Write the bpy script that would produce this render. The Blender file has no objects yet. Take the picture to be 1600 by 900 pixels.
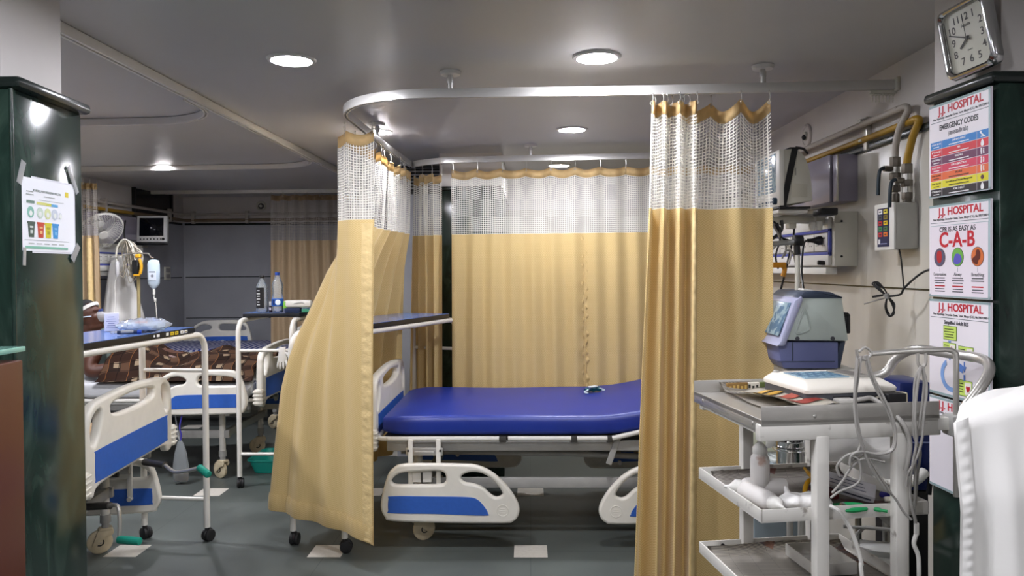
import bpy, bmesh, math, random
from mathutils import Vector as V, Matrix as M
random.seed(7)
S = bpy.context.scene
COL = S.collection
PI = math.pi
R = math.radians

# ------------------------------------------------------------------ camera
F_, CX, CY = 1200.0, 800.0, 435.0
_a, _p, _r = math.atan(28/1200), .0133, .0075
_F = V((-math.sin(_a)*math.cos(_p), math.cos(_a)*math.cos(_p), -math.sin(_p)))
_R0 = V((math.cos(_a), math.sin(_a), 0)); _U0 = _R0.cross(_F)
_R = _R0*math.cos(_r) - _U0*math.sin(_r); _U = _U0*math.cos(_r) + _R0*math.sin(_r)
EYE = V((0, 0, 1.4))
cam = bpy.data.cameras.new('camera'); cam.sensor_width = 36; cam.lens = F_/1600*36
cam.shift_y = -15/1600; cam.clip_start = .05
co = bpy.data.objects.new('camera', cam); COL.objects.link(co)
co.matrix_world = M.Translation(EYE) @ M((_R, _U, -_F)).transposed().to_4x4()
S.camera = co
def W(x, y, Y):                                   # photo pixel -> point at depth Y of the place
    d = _F + _R*((x-CX)/F_) + _U*((CY-y)/F_)
    return EYE + d*(Y/d.y)
def WZ(x, y, Z):
    d = _F + _R*((x-CX)/F_) + _U*((CY-y)/F_)
    return EYE + d*((Z-1.4)/d.z)

# ------------------------------------------------------------------ materials
def hx(h):
    h = h.lstrip('#'); c = [int(h[i:i+2], 16)/255 for i in (0, 2, 4)]
    return tuple((v/12.92 if v <= .04045 else ((v+.055)/1.055)**2.4) for v in c) + (1,)
def newmat(name):
    m = bpy.data.materials.new(name); m.use_nodes = True
    nt = m.node_tree; nt.nodes.clear()
    o = nt.nodes.new('ShaderNodeOutputMaterial')
    return m, nt, o
def N(nt, t, **kw):
    n = nt.nodes.new(t)
    for k, v in kw.items():
        if k.startswith('i_'): n.inputs[int(k[2:])].default_value = v
        else: setattr(n, k, v)
    return n
def bsdf(nt, o, col, rough=.5, metal=0, spec=.5, **ex):
    b = nt.nodes.new('ShaderNodeBsdfPrincipled')
    b.inputs['Base Color'].default_value = col
    b.inputs['Roughness'].default_value = rough; b.inputs['Metallic'].default_value = metal
    b.inputs['Specular IOR Level'].default_value = spec
    for k, v in ex.items(): b.inputs[k.replace('_', ' ')].default_value = v
    nt.links.new(b.outputs[0], o.inputs[0]); return b
def mat(name, h, rough=.5, metal=0, spec=.5, var=0, scale=8, bump=0, stretch=(1, 1, 1), h2=None, lo=.35, hi=.65, **ex):
    m, nt, o = newmat(name); b = bsdf(nt, o, hx(h), rough, metal, spec, **ex)
    L = nt.links
    if var or bump or h2:
        tc = N(nt, 'ShaderNodeTexCoord'); mp = N(nt, 'ShaderNodeMapping'); mp.inputs['Scale'].default_value = stretch
        no = N(nt, 'ShaderNodeTexNoise'); no.inputs['Scale'].default_value = scale; no.inputs['Detail'].default_value = 5
        L.new(tc.outputs['Object'], mp.inputs[0]); L.new(mp.outputs[0], no.inputs[0])
        if var or h2:
            cr = N(nt, 'ShaderNodeValToRGB'); c = hx(h)
            cr.color_ramp.elements[0].position = lo; cr.color_ramp.elements[1].position = hi
            cr.color_ramp.elements[0].color = hx(h2) if h2 else tuple(v*(1-var) for v in c[:3])+(1,)
            cr.color_ramp.elements[1].color = c if h2 else tuple(min(1, v*(1+var*.5)) for v in c[:3])+(1,)
            L.new(no.outputs[0], cr.inputs[0]); L.new(cr.outputs[0], b.inputs['Base Color'])
        if bump:
            bp = N(nt, 'ShaderNodeBump'); bp.inputs['Strength'].default_value = bump; bp.inputs['Distance'].default_value = .01
            L.new(no.outputs[0], bp.inputs['Height']); L.new(bp.outputs[0], b.inputs['Normal'])
    return m
def emit(name, h, s):
    m, nt, o = newmat(name); e = N(nt, 'ShaderNodeEmission'); e.inputs[0].default_value = hx(h); e.inputs[1].default_value = s
    nt.links.new(e.outputs[0], o.inputs[0]); return m
def glass(name, h, rough=.05, alpha=.75, ior=1.45):   # clear thin plastic: mostly see-through with real highlights
    m, nt, o = newmat(name); t = N(nt, 'ShaderNodeBsdfTransparent'); t.inputs[0].default_value = (1, 1, 1, 1)
    b = N(nt, 'ShaderNodeBsdfDiffuse'); b.inputs[0].default_value = hx(h); g = N(nt, 'ShaderNodeBsdfGlossy'); g.inputs['Roughness'].default_value = rough
    m1 = N(nt, 'ShaderNodeMixShader'); m1.inputs[0].default_value = 1-alpha; m2 = N(nt, 'ShaderNodeMixShader'); fr = N(nt, 'ShaderNodeFresnel'); fr.inputs[0].default_value = ior
    nt.links.new(t.outputs[0], m1.inputs[1]); nt.links.new(b.outputs[0], m1.inputs[2])
    nt.links.new(fr.outputs[0], m2.inputs[0]); nt.links.new(m1.outputs[0], m2.inputs[1]); nt.links.new(g.outputs[0], m2.inputs[2]); nt.links.new(m2.outputs[0], o.inputs[0])
    return m

def floor_mat():
    m, nt, o = newmat('floor vinyl'); b = bsdf(nt, o, hx('#4b504f'), .38, 0, .4); L = nt.links
    g = N(nt, 'ShaderNodeNewGeometry'); sp = N(nt, 'ShaderNodeSeparateXYZ'); L.new(g.outputs['Position'], sp.inputs[0])
    def mth(op, a, bb=None, clamp=False):
        n = N(nt, 'ShaderNodeMath', operation=op); n.use_clamp = clamp
        for i, v in enumerate((a, bb)):
            if v is None: continue
            if isinstance(v, (int, float)): n.inputs[i].default_value = v
            else: L.new(v, n.inputs[i])
        return n.outputs[0]
    P = 1.008
    def cell(s, off): return mth('ABSOLUTE', mth('SUBTRACT', mth('FRACT', mth('ADD', mth('DIVIDE', mth('SUBTRACT', s, off), P), 100.5)), .5))
    fx, fy = cell(sp.outputs[0], -.006), cell(sp.outputs[1], 3.78)
    ins = mth('MULTIPLY', mth('LESS_THAN', fx, .082/P), mth('LESS_THAN', fy, .082/P))
    # thin joints of the large sheets midway between insets
    jx = mth('LESS_THAN', fx, .0015); jy = mth('LESS_THAN', fy, .0015)
    jnt = mth('MAXIMUM', jx, jy)
    n1 = N(nt, 'ShaderNodeTexNoise'); n1.inputs['Scale'].default_value = 2.2; n1.inputs['Detail'].default_value = 6
    L.new(g.outputs['Position'], n1.inputs[0])
    n2 = N(nt, 'ShaderNodeTexNoise'); n2.inputs['Scale'].default_value = 60; n2.inputs['Detail'].default_value = 3
    L.new(g.outputs['Position'], n2.inputs[0])
    cr = N(nt, 'ShaderNodeValToRGB'); cr.color_ramp.elements[0].position = .3; cr.color_ramp.elements[1].position = .7
    cr.color_ramp.elements[0].color = hx('#4d524f'); cr.color_ramp.elements[1].color = hx('#5e6460')
    L.new(n1.outputs[0], cr.inputs[0])
    c2 = N(nt, 'ShaderNodeMix', data_type='RGBA'); c2.inputs[7].default_value = hx('#3c413f'); L.new(jnt, c2.inputs[0]); L.new(cr.outputs[0], c2.inputs[6])
    c3 = N(nt, 'ShaderNodeMix', data_type='RGBA'); L.new(ins, c3.inputs[0]); L.new(c2.outputs[2], c3.inputs[6])
    cr2 = N(nt, 'ShaderNodeValToRGB'); cr2.color_ramp.elements[0].color = hx('#c9c3b6'); cr2.color_ramp.elements[1].color = hx('#e2ddd2')
    L.new(n2.outputs[0], cr2.inputs[0]); L.new(cr2.outputs[0], c3.inputs[7]); L.new(c3.outputs[2], b.inputs['Base Color'])
    rr = N(nt, 'ShaderNodeMapRange'); rr.inputs[3].default_value = .3; rr.inputs[4].default_value = .5; L.new(n1.outputs[0], rr.inputs[0]); L.new(rr.outputs[0], b.inputs['Roughness'])
    return m
def granite():
    m, nt, o = newmat('green granite'); b = bsdf(nt, o, hx('#1d3a33'), .16, 0, .5); L = nt.links
    tc = N(nt, 'ShaderNodeTexCoord'); mp = N(nt, 'ShaderNodeMapping'); mp.inputs['Scale'].default_value = (3, 3, 1.2); mp.inputs['Rotation'].default_value = (.3, .2, .5)
    no = N(nt, 'ShaderNodeTexNoise'); no.inputs['Scale'].default_value = 3.2; no.inputs['Detail'].default_value = 9; no.inputs['Distortion'].default_value = 1.6
    L.new(tc.outputs['Object'], mp.inputs[0]); L.new(mp.outputs[0], no.inputs[0])
    cr = N(nt, 'ShaderNodeValToRGB'); e = cr.color_ramp.elements
    e[0].position = .34; e[0].color = hx('#17241f'); e[1].position = .78; e[1].color = hx('#3a4c42')
    x = cr.color_ramp.elements.new(.55); x.color = hx('#20322b')
    L.new(no.outputs[0], cr.inputs[0]); L.new(cr.outputs[0], b.inputs['Base Color']); return m
def cloth_mat(name, h, h2, transl=.25, zig=True):
    m, nt, o = newmat(name); L = nt.links
    b = bsdf(nt, o, hx(h), .55, 0, .3); b.inputs['Sheen Weight'].default_value = .25; b.inputs['Sheen Roughness'].default_value = .4
    uv = N(nt, 'ShaderNodeUVMap'); sp = N(nt, 'ShaderNodeSeparateXYZ'); L.new(uv.outputs[0], sp.inputs[0])
    def mth(op, a, bb=None):
        n = N(nt, 'ShaderNodeMath', operation=op)
        for i, v in enumerate((a, bb)):
            if v is None: continue
            if isinstance(v, (int, float)): n.inputs[i].default_value = v
            else: L.new(v, n.inputs[i])
        return n.outputs[0]
    z = mth('MULTIPLY', mth('PINGPONG', sp.outputs[0], .008), 1.0)
    s = mth('FRACT', mth('DIVIDE', mth('ADD', sp.outputs[1], z), .010))
    k = mth('GREATER_THAN', s, .5)
    no = N(nt, 'ShaderNodeTexNoise'); no.inputs['Scale'].default_value = 3; L.new(uv.outputs[0], no.inputs[0])
    mx = N(nt, 'ShaderNodeMix', data_type='RGBA'); mx.inputs[6].default_value = hx(h); mx.inputs[7].default_value = hx(h2)
    L.new(k, mx.inputs[0]); L.new(mx.outputs[2], b.inputs['Base Color'])
    bp = N(nt, 'ShaderNodeBump'); bp.inputs['Strength'].default_value = .25; bp.inputs['Distance'].default_value = .001
    L.new(k, bp.inputs['Height']); L.new(bp.outputs[0], b.inputs['Normal'])
    t = N(nt, 'ShaderNodeBsdfTranslucent'); L.new(mx.outputs[2], t.inputs[0]); ms = N(nt, 'ShaderNodeMixShader'); ms.inputs[0].default_value = transl
    L.new(b.outputs[0], ms.inputs[1]); L.new(t.outputs[0], ms.inputs[2]); L.new(ms.outputs[0], o.inputs[0]); return m
def net_mat(name, h, pitch=.0145, th=.30):
    m, nt, o = newmat(name); L = nt.links
    b = N(nt, 'ShaderNodeBsdfDiffuse'); b.inputs[0].default_value = hx(h)
    tl = N(nt, 'ShaderNodeBsdfTranslucent'); tl.inputs[0].default_value = hx(h); ml = N(nt, 'ShaderNodeMixShader'); ml.inputs[0].default_value = .35
    L.new(b.outputs[0], ml.inputs[1]); L.new(tl.outputs[0], ml.inputs[2])
    uv = N(nt, 'ShaderNodeUVMap'); sp = N(nt, 'ShaderNodeSeparateXYZ'); L.new(uv.outputs[0], sp.inputs[0])
    ks = []
    for i in (0, 1):
        d = N(nt, 'ShaderNodeMath', operation='DIVIDE'); d.inputs[1].default_value = pitch; L.new(sp.outputs[i], d.inputs[0])
        f = N(nt, 'ShaderNodeMath', operation='FRACT'); L.new(d.outputs[0], f.inputs[0])
        g = N(nt, 'ShaderNodeMath', operation='LESS_THAN'); g.inputs[1].default_value = th; L.new(f.outputs[0], g.inputs[0]); ks.append(g)
    mx = N(nt, 'ShaderNodeMath', operation='MAXIMUM'); L.new(ks[0].outputs[0], mx.inputs[0]); L.new(ks[1].outputs[0], mx.inputs[1])
    lo = N(nt, 'ShaderNodeMath', operation='MAXIMUM'); lo.inputs[1].default_value = .10; L.new(mx.outputs[0], lo.inputs[0])   # fine voile between the threads
    t = N(nt, 'ShaderNodeBsdfTransparent'); ms = N(nt, 'ShaderNodeMixShader')
    L.new(lo.outputs[0], ms.inputs[0]); L.new(t.outputs[0], ms.inputs[1]); L.new(ml.outputs[0], ms.inputs[2]); L.new(ms.outputs[0], o.inputs[0]); return m
def paper_mat(name, base='#d8d1c3', ink='#4a4644', tint='#b08a78', sc=30):       # printed newspaper: columns, pictures
    m, nt, o = newmat(name); b = bsdf(nt, o, hx(base), .8, 0, .2); L = nt.links
    tc = N(nt, 'ShaderNodeTexCoord')
    br = N(nt, 'ShaderNodeTexBrick'); br.inputs['Scale'].default_value = sc; br.inputs['Color1'].default_value = hx(base); br.inputs['Color2'].default_value = hx('#c4beb2')
    br.inputs['Mortar'].default_value = hx('#8f8a84'); br.inputs['Mortar Size'].default_value = .03; br.inputs['Mortar Smooth'].default_value = .6; br.inputs['Brick Width'].default_value = 3.2; br.inputs['Row Height'].default_value = .10
    L.new(tc.outputs['Object'], br.inputs[0])
    no = N(nt, 'ShaderNodeTexVoronoi'); no.inputs['Scale'].default_value = 9; L.new(tc.outputs['Object'], no.inputs[0])
    cr = N(nt, 'ShaderNodeValToRGB'); cr.color_ramp.interpolation = 'CONSTANT'; e = cr.color_ramp.elements
    e[0].color = (0, 0, 0, 1); e[1].position = .80; e[1].color = (1, 1, 1, 1)
    sx = N(nt, 'ShaderNodeSeparateColor'); L.new(no.outputs['Color'], sx.inputs[0]); L.new(sx.outputs[0], cr.inputs[0])
    n2 = N(nt, 'ShaderNodeTexNoise'); n2.inputs['Scale'].default_value = 40; L.new(tc.outputs['Object'], n2.inputs[0])
    c2 = N(nt, 'ShaderNodeValToRGB'); c2.color_ramp.elements[0].position = .4; c2.color_ramp.elements[1].position = .6
    c2.color_ramp.elements[0].color = hx('#857a78'); c2.color_ramp.elements[1].color = hx(tint); L.new(n2.outputs[0], c2.inputs[0])
    mx = N(nt, 'ShaderNodeMix', data_type='RGBA'); L.new(cr.outputs[0], mx.inputs[0]); L.new(br.outputs[0], mx.inputs[6]); L.new(c2.outputs[0], mx.inputs[7])
    L.new(mx.outputs[2], b.inputs['Base Color']); return m
def uvcheck_mat(name, kind):
    m, nt, o = newmat(name); b = bsdf(nt, o, (1, 1, 1, 1), .85, 0, .2); L = nt.links
    uv = N(nt, 'ShaderNodeUVMap'); sp = N(nt, 'ShaderNodeSeparateXYZ'); L.new(uv.outputs[0], sp.inputs[0])
    def fr(i, per, lim, off=0):
        a = N(nt, 'ShaderNodeMath', operation='MULTIPLY_ADD'); a.inputs[1].default_value = 1/per; a.inputs[2].default_value = off+50; L.new(sp.outputs[i], a.inputs[0])
        f = N(nt, 'ShaderNodeMath', operation='FRACT'); L.new(a.outputs[0], f.inputs[0])
        g = N(nt, 'ShaderNodeMath', operation='LESS_THAN'); g.inputs[1].default_value = lim; L.new(f.outputs[0], g.inputs[0]); return g.outputs[0]
    def mix(fac, a, c):
        n = N(nt, 'ShaderNodeMix', data_type='RGBA'); L.new(fac, n.inputs[0])
        for i, v in ((6, a), (7, c)):
            if isinstance(v, tuple): n.inputs[i].default_value = v
            else: L.new(v, n.inputs[i])
        return n.outputs[2]
    if kind == 'plaid':
        c = mix(fr(0, .26, .42), hx('#33231b'), hx('#684c39'))
        c = mix(fr(1, .24, .40), c, hx('#3d281e'))
        k = N(nt, 'ShaderNodeMath', operation='MULTIPLY'); L.new(fr(0, .26, .30, .35), k.inputs[0]); L.new(fr(1, .24, .32, .3), k.inputs[1])
        c = mix(k.outputs[0], c, hx('#b29c80'))
        c = mix(fr(0, .13, .07, .2), c, hx('#1d1512')); c = mix(fr(1, .12, .07, .1), c, hx('#22160f'))
        c = mix(fr(0, .26, .025, .6), c, hx('#a06a3a'))
    else:
        c = mix(fr(0, .05, .5), hx('#d5d6e4'), hx('#3d4a94')); c = mix(fr(1, .10, .14), c, hx('#8d93bb'))
    L.new(c, b.inputs['Base Color']); return m

MAT = dict(
    floor=floor_mat(), granite=granite(),
    ceiling=mat('ceiling paint', '#b4b2b0', .36, spec=.45, var=.03, scale=1.5),
    white=mat('white wall paint', '#cfcac6', .6, var=.04, scale=3),
    marble=mat('pale wall laminate', '#cdc9be', .22, h2='#bfbaae', scale=1.3, stretch=(1, 3.2, .30), lo=.35, hi=.65, var=.1),
    grey=mat('shade-grey wall laminate', '#a0a1a6', .25, var=.06, scale=3),  # poor light on the left and far walls is put into this grey
    trimdark=mat('dark trim', '#1b2320', .25), black=mat('black plastic', '#141416', .4), blackgl=mat('black glass', '#0a0c14', .08),
    rubber=mat('black rubber', '#1a1a1b', .6), alu=mat('brushed aluminium', '#d6d4d0', .34, .55), steel=mat('stainless steel', '#c2bfb8', .3, .65, var=.12, scale=6),
    railwh=mat('white enamelled rail', '#d9d6d0', .3, .15), chrome=mat('chrome', '#d8d8d8', .12, 1),
    lamp=emit('lamp diffuser', '#f6f6ff', 62), wardlamp=emit('ward lamp diffuser', '#f6f6ff', 120), lampring=mat('lamp ring', '#dcdad5', .4),
    cloth=cloth_mat('gold jacquard cloth', '#e4ca92', '#d5b97c'), band=mat('gold header band', '#dcbf8a', .6, var=.06, scale=30, bump=.15),
    hem=mat('puckered gold hem', '#dcc189', .5, var=.06, scale=38, bump=.4, stretch=(1, 1, 1.2)),
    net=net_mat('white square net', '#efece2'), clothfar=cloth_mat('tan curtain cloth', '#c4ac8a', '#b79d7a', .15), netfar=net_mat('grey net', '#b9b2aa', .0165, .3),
    bedpl=mat('ivory bed plastic', '#e3dfd3', .35, var=.04, scale=14), inset=mat('blue inset panel', '#3060b8', .38, var=.05, scale=60),
    enamel=mat('white enamelled tube', '#dedbd2', .35), enamelworn=mat('chipped white enamel', '#cfccc4', .5, h2='#8b857c', lo=.28, hi=.36, scale=22),
    mattress=mat('blue rexine', '#0d2c8c', .40, spec=.6, var=.06, scale=5, bump=.10), mattan=mat('tan rexine', '#a08055', .5),
    greymetal=mat('grey frame paint', '#a5a49f', .45, var=.08, scale=12), darkmetal=mat('dark mechanism metal', '#45433f', .45, .3),
    tabletop=mat('blue laminate', '#5c7fc0', .16, var=.05, scale=5), edge=mat('black edge band', '#14161c', .35),
    castpl=mat('ivory caster plastic', '#cdbf9f', .5, var=.15, scale=18), teal=mat('teal grip', '#178f79', .45), tealtray=mat('teal plastic tray', '#1d9c8c', .4),
    skin=mat('brown skin', '#4e2b1b', .55, var=.12, scale=14), hair=mat('black hair', '#0d0b0b', .7), gown=mat('grey green gown', '#76837c', .85, var=.08, scale=20, bump=.3),
    bandage=mat('white bandage', '#d9d6d0', .8), sheet=mat('white cotton sheet', '#e9e7e2', .85, bump=.25, scale=9), greysheet=mat('grey cotton sheet', '#bdbec0', .85, bump=.5, scale=9),
    plaid=uvcheck_mat('brown plaid blanket', 'plaid'), stripe=uvcheck_mat('blue white striped sheet', 'stripe'),
    paper=mat('white poster sheet', '#e6e1e6', .35), news=paper_mat('newsprint'), news2=paper_mat('newsprint faded', '#b5ada6', '#5b5553', '#94706a', 24),
    clear=glass('clear plastic', '#e8f0f2', .06, .78), clearlt=glass('clear wrap', '#f3f6fa', .08, .68), bag=glass('milky bag plastic', '#cfe0ee', .15, .35),
    grille=mat('dark vent grille', '#2d2c2c', .5), lilac=mat('lilac grey laminate', '#8d8794', .16), putty=mat('putty plastic', '#c6c3b6', .45), offwh=mat('off white plastic', '#d9d7d0', .4),
    ventgr=mat('pale grey green plastic', '#bcc6be', .4), ventbl=mat('slate blue plastic', '#6a719c', .4), ventdk=mat('dark slate plastic', '#3c4657', .35), lav=mat('lavender plastic', '#a9acc6', .35),
    pipegr=mat('grey gas pipe', '#aaa298', .4), pipeye=mat('yellow gas pipe', '#a57f1c', .4), brown=mat('brown gas pipe', '#6d5a41', .5), valve=mat('bronze valve metal', '#6d665c', .4, .6),
    darkgr=mat('dark grey device plastic', '#4b4c51', .45), cream=mat('cream device plastic', '#ded9cd', .4), lcd=mat('grey lcd', '#8fa7b0', .2, h2='#52708a', scale=45, lo=.45, hi=.55),
    cable=mat('grey lead cable', '#98958f', .5), cotton=mat('cotton wool', '#f0eeea', .95, bump=.5, scale=30), bottlewh=mat('white bottle plastic', '#dbd7d2', .5, h2='#b49a8c', scale=14, lo=.3, hi=.36),
    green=mat('green clip plastic', '#1c9a58', .4), yellow=mat('yellow clip plastic', '#cf9a1a', .45), dred=mat('dark red plastic', '#5a1616', .4), purple=mat('violet plastic', '#3a34a0', .5),
    wood=mat('red brown veneer', '#4c2317', .3, var=.1, scale=4, stretch=(1, 1, .3)), glassg=mat('green glass top', '#7fb3a4', .08), blue=mat('deep blue plastic', '#12235f', .4),
    clockface=mat('clock dial', '#cfcdbc', .3), ink=mat('grey ink', '#4a4744', .6), hoses=mat('white corrugated hose', '#dcdad3', .5), urine=mat('amber fluid', '#8a5f16', .2),
)
def flat(h, rough=.45):
    k = 'print ' + h
    if k not in MAT: MAT[k] = mat(k, h, rough, spec=.3)
    return MAT[k]

# ------------------------------------------------------------------ mesh builder
def cat(pts, n=6, closed=False):                     # Catmull-Rom resampling
    P = [V(p) for p in pts]; out = []; m = len(P)
    rng = range(m if closed else m-1)
    for i in rng:
        if closed: p0, p1, p2, p3 = P[(i-1) % m], P[i], P[(i+1) % m], P[(i+2) % m]
        else: p0, p1, p2, p3 = P[max(i-1, 0)], P[i], P[i+1], P[min(i+2, m-1)]
        for k in range(n):
            t = k/n
            out.append(.5*((2*p1)+(p2-p0)*t+(2*p0-5*p1+4*p2-p3)*t*t+(3*p1-p0-3*p2+p3)*t**3))
    if not closed: out.append(P[-1])
    return out
class MB:
    def __init__(s): s.bm = bmesh.new(); s.mats = []; s.uv = s.bm.loops.layers.uv.new('UVMap')
    def mi(s, m):
        if m is None: m = s.mats[0] if s.mats else MAT['white']
        if isinstance(m, str): m = MAT[m]
        if m not in s.mats: s.mats.append(m)
        return s.mats.index(m)
    def _add(s, tmp, m, T=None):
        if T is not None: tmp.transform(T)
        i = s.mi(m)
        for f in tmp.faces: f.material_index = i
        me = bpy.data.meshes.new('t'); tmp.to_mesh(me); tmp.free(); s.bm.from_mesh(me); bpy.data.meshes.remove(me); return s
    def box(s, c, d, m=None, rot=None, bev=0, seg=2, T=None):
        t = bmesh.new(); bmesh.ops.create_cube(t, size=1)
        t.transform(M.Diagonal((d[0], d[1], d[2], 1)))
        if bev: bmesh.ops.bevel(t, geom=t.edges[:], offset=min(bev, min(d)*.49), segments=seg, profile=.5, affect='EDGES')
        X = M.Translation(c)
        if rot is not None: X = X @ (M.Rotation(rot, 4, 'Z') if isinstance(rot, (int, float)) else rot)
        if T is not None: X = T @ X
        return s._add(t, m, X)
    def cyl(s, p0, p1, r, m=None, r1=None, seg=16, bev=0, T=None):
        p0, p1 = V(p0), V(p1); d = p1-p0; L = d.length
        t = bmesh.new(); bmesh.ops.create_cone(t, cap_ends=True, segments=seg, radius1=r, radius2=r if r1 is None else r1, depth=L)
        if bev:
            bmesh.ops.bevel(t, geom=[e for e in t.edges if abs(e.verts[0].co.z-e.verts[1].co.z) < 1e-6], offset=bev, segments=2, profile=.5, affect='EDGES')
        q = V((0, 0, 1)).rotation_difference(d.normalized()).to_matrix().to_4x4()
        X = M.Translation((p0+p1)/2) @ q
        return s._add(t, m, T @ X if T is not None else X)
    def sph(s, c, r, m=None, seg=16, T=None):
        t = bmesh.new(); bmesh.ops.create_uvsphere(t, u_segments=seg, v_segments=max(6, seg*2//3), radius=1)
        r = (r, r, r) if isinstance(r, (int, float)) else r
        X = M.Translation(c) @ (T if T is not None else M.Identity(4)) @ M.Diagonal((r[0], r[1], r[2], 1))
        return s._add(t, m, X)
    def ring(s, rings, m=None, closed=False, cap=True, T=None, cyc=True):      # skin through rings of equal size
        t = bmesh.new(); VV = [[t.verts.new(p) for p in r] for r in rings]; n = len(rings[0]); k = len(rings)
        for i in range(k if closed else k-1):
            a, b = VV[i], VV[(i+1) % k]
            for j in range(n if cyc else n-1):
                try: t.faces.new((a[j], a[(j+1) % n], b[(j+1) % n], b[j]))
                except ValueError: pass
        if cap and not closed and cyc:
            t.faces.new(VV[0][::-1]); t.faces.new(VV[-1])
        bmesh.ops.recalc_face_normals(t, faces=t.faces[:])
        return s._add(t, m, T)
    def tube(s, pts, r, m=None, seg=8, sm=0, closed=False, T=None):
        P = cat(pts, sm, closed) if sm else [V(p) for p in pts]
        n = len(P); rings = []; up = None
        for i, p in enumerate(P):
            d = (P[(i+1) % n]-P[i-1]) if closed else (P[min(i+1, n-1)]-P[max(i-1, 0)])
            d.normalize()
            if up is None:
                up = V((0, 0, 1)) if abs(d.z) < .9 else V((1, 0, 0))
            x = up - d*up.dot(d)
            if x.length < 1e-5: x = d.orthogonal()
            x.normalize(); up = x; y = d.cross(x)
            rr = r[min(int(i*len(r)/n), len(r)-1)] if isinstance(r, (list, tuple)) else r
            rings.append([p+(x*math.cos(2*PI*k/seg)+y*math.sin(2*PI*k/seg))*rr for k in range(seg)])
        return s.ring(rings, m, closed, True, T)
    def lathe(s, prof, c=(0, 0, 0), m=None, seg=20, T=None):
        rings = [[(max(r, 1e-4)*math.cos(2*PI*k/seg), max(r, 1e-4)*math.sin(2*PI*k/seg), z) for k in range(seg)] for r, z in prof]
        X = M.Translation(c) @ (T if T is not None else M.Identity(4))
        return s.ring(rings, m, T=X)
    def torus(s, c, Rr, r, m=None, T=None, a=24, b=8):
        rings = [[((Rr+r*math.cos(2*PI*j/b))*math.cos(2*PI*i/a), (Rr+r*math.cos(2*PI*j/b))*math.sin(2*PI*i/a), r*math.sin(2*PI*j/b)) for j in range(b)] for i in range(a)]
        return s.ring(rings, m, closed=True, T=M.Translation(c) @ (T if T is not None else M.Identity(4)))
    def prism(s, poly, h, m=None, T=None, bev=0):          # polygon in local XY pushed along +Z
        t = bmesh.new(); b = [t.verts.new((p[0], p[1], 0)) for p in poly]; f = t.faces.new(b)
        e = bmesh.ops.extrude_face_region(t, geom=[f]); vs = [g for g in e['geom'] if isinstance(g, bmesh.types.BMVert)]
        bmesh.ops.translate(t, verts=vs, vec=(0, 0, h)); bmesh.ops.recalc_face_normals(t, faces=t.faces[:])
        if bev: bmesh.ops.bevel(t, geom=t.edges[:], offset=bev, segments=2, profile=.5, affect='EDGES')
        return s._add(t, m, T)
    def grid(s, fn, nu, nv, m=None, uvf=None, T=None, thick=0):       # fn(i/nu, j/nv) -> point
        t = bmesh.new(); ul = t.loops.layers.uv.new('UVMap')
        vs = [[t.verts.new(fn(i/nu, j/nv)) for j in range(nv+1)] for i in range(nu+1)]
        for i in range(nu):
            for j in range(nv):
                f = t.faces.new((vs[i][j], vs[i+1][j], vs[i+1][j+1], vs[i][j+1]))
                if uvf:
                    for l, (a, b) in zip(f.loops, ((i, j), (i+1, j), (i+1, j+1), (i, j+1))): l[ul].uv = uvf(a/nu, b/nv)
        if thick: bmesh.ops.solidify(t, geom=t.faces[:], thickness=thick)
        return s._add(t, m, T)
    def curve(s, loops, ext, bev, m=None, T=None, bres=2):    # flat plate with holes and rounded rims, centred on z = 0
        cu = bpy.data.curves.new('c', 'CURVE'); cu.dimensions = '2D'; cu.fill_mode = 'BOTH'; cu.extrude = ext; cu.bevel_depth = bev; cu.bevel_resolution = bres; cu.offset = -bev
        for lp in loops:
            sp = cu.splines.new('POLY'); sp.points.add(len(lp)-1); sp.use_cyclic_u = True
            for p, q in zip(sp.points, lp): p.co = (q[0], q[1], 0, 1)
        return s._conv(cu, m, T)
    def text(s, body, size, m=None, T=None, align='CENTER', ext=.0003, w=None, bold=.012):
        cu = bpy.data.curves.new('c', 'FONT'); cu.body = body; cu.size = size; cu.align_x = align; cu.align_y = 'CENTER'; cu.extrude = ext; cu.resolution_u = 3; cu.offset = size*bold
        return s._conv(cu, m, T, w)
    def _conv(s, cu, m, T, w=None):
        o = bpy.data.objects.new('c', cu); COL.objects.link(o)
        dg = bpy.context.evaluated_depsgraph_get(); me = bpy.data.meshes.new_from_object(o.evaluated_get(dg))
        t = bmesh.new(); t.from_mesh(me); bpy.data.meshes.remove(me); bpy.data.objects.remove(o); bpy.data.curves.remove(cu)
        if w and t.verts:
            xs = [v.co.x for v in t.verts]; k = w/max(1e-6, max(xs)-min(xs)); t.transform(M.Diagonal((k, 1, 1, 1)))
        return s._add(t, m, T)
    def build(s, name, parent=None, ang=40, origin=None, local=False):
        o = bpy.data.objects.new(name, bpy.data.meshes.new(name))
        if parent is not None:
            if not local: s.bm.transform(WM[parent].inverted())
            o.parent = parent; WM[o] = WM[parent]
        else:
            if origin is None:
                b = [v.co for v in s.bm.verts]; origin = V(((min(p.x for p in b)+max(p.x for p in b))/2, (min(p.y for p in b)+max(p.y for p in b))/2, min(p.z for p in b)))
            s.bm.transform(M.Translation(-V(origin))); o.location = origin; WM[o] = M.Translation(origin)
        for f in s.bm.faces: f.smooth = True
        s.bm.to_mesh(o.data); s.bm.free(); o.data.name = name
        for m in s.mats: o.data.materials.append(m)
        o.data.set_sharp_from_angle(angle=R(ang)); COL.objects.link(o); return o
WM = {}
def tag(o, label, c, group=None, kind=None):
    o['label'] = label; o['category'] = c
    if group: o['group'] = group
    if kind: o['kind'] = kind
    return o
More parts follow.
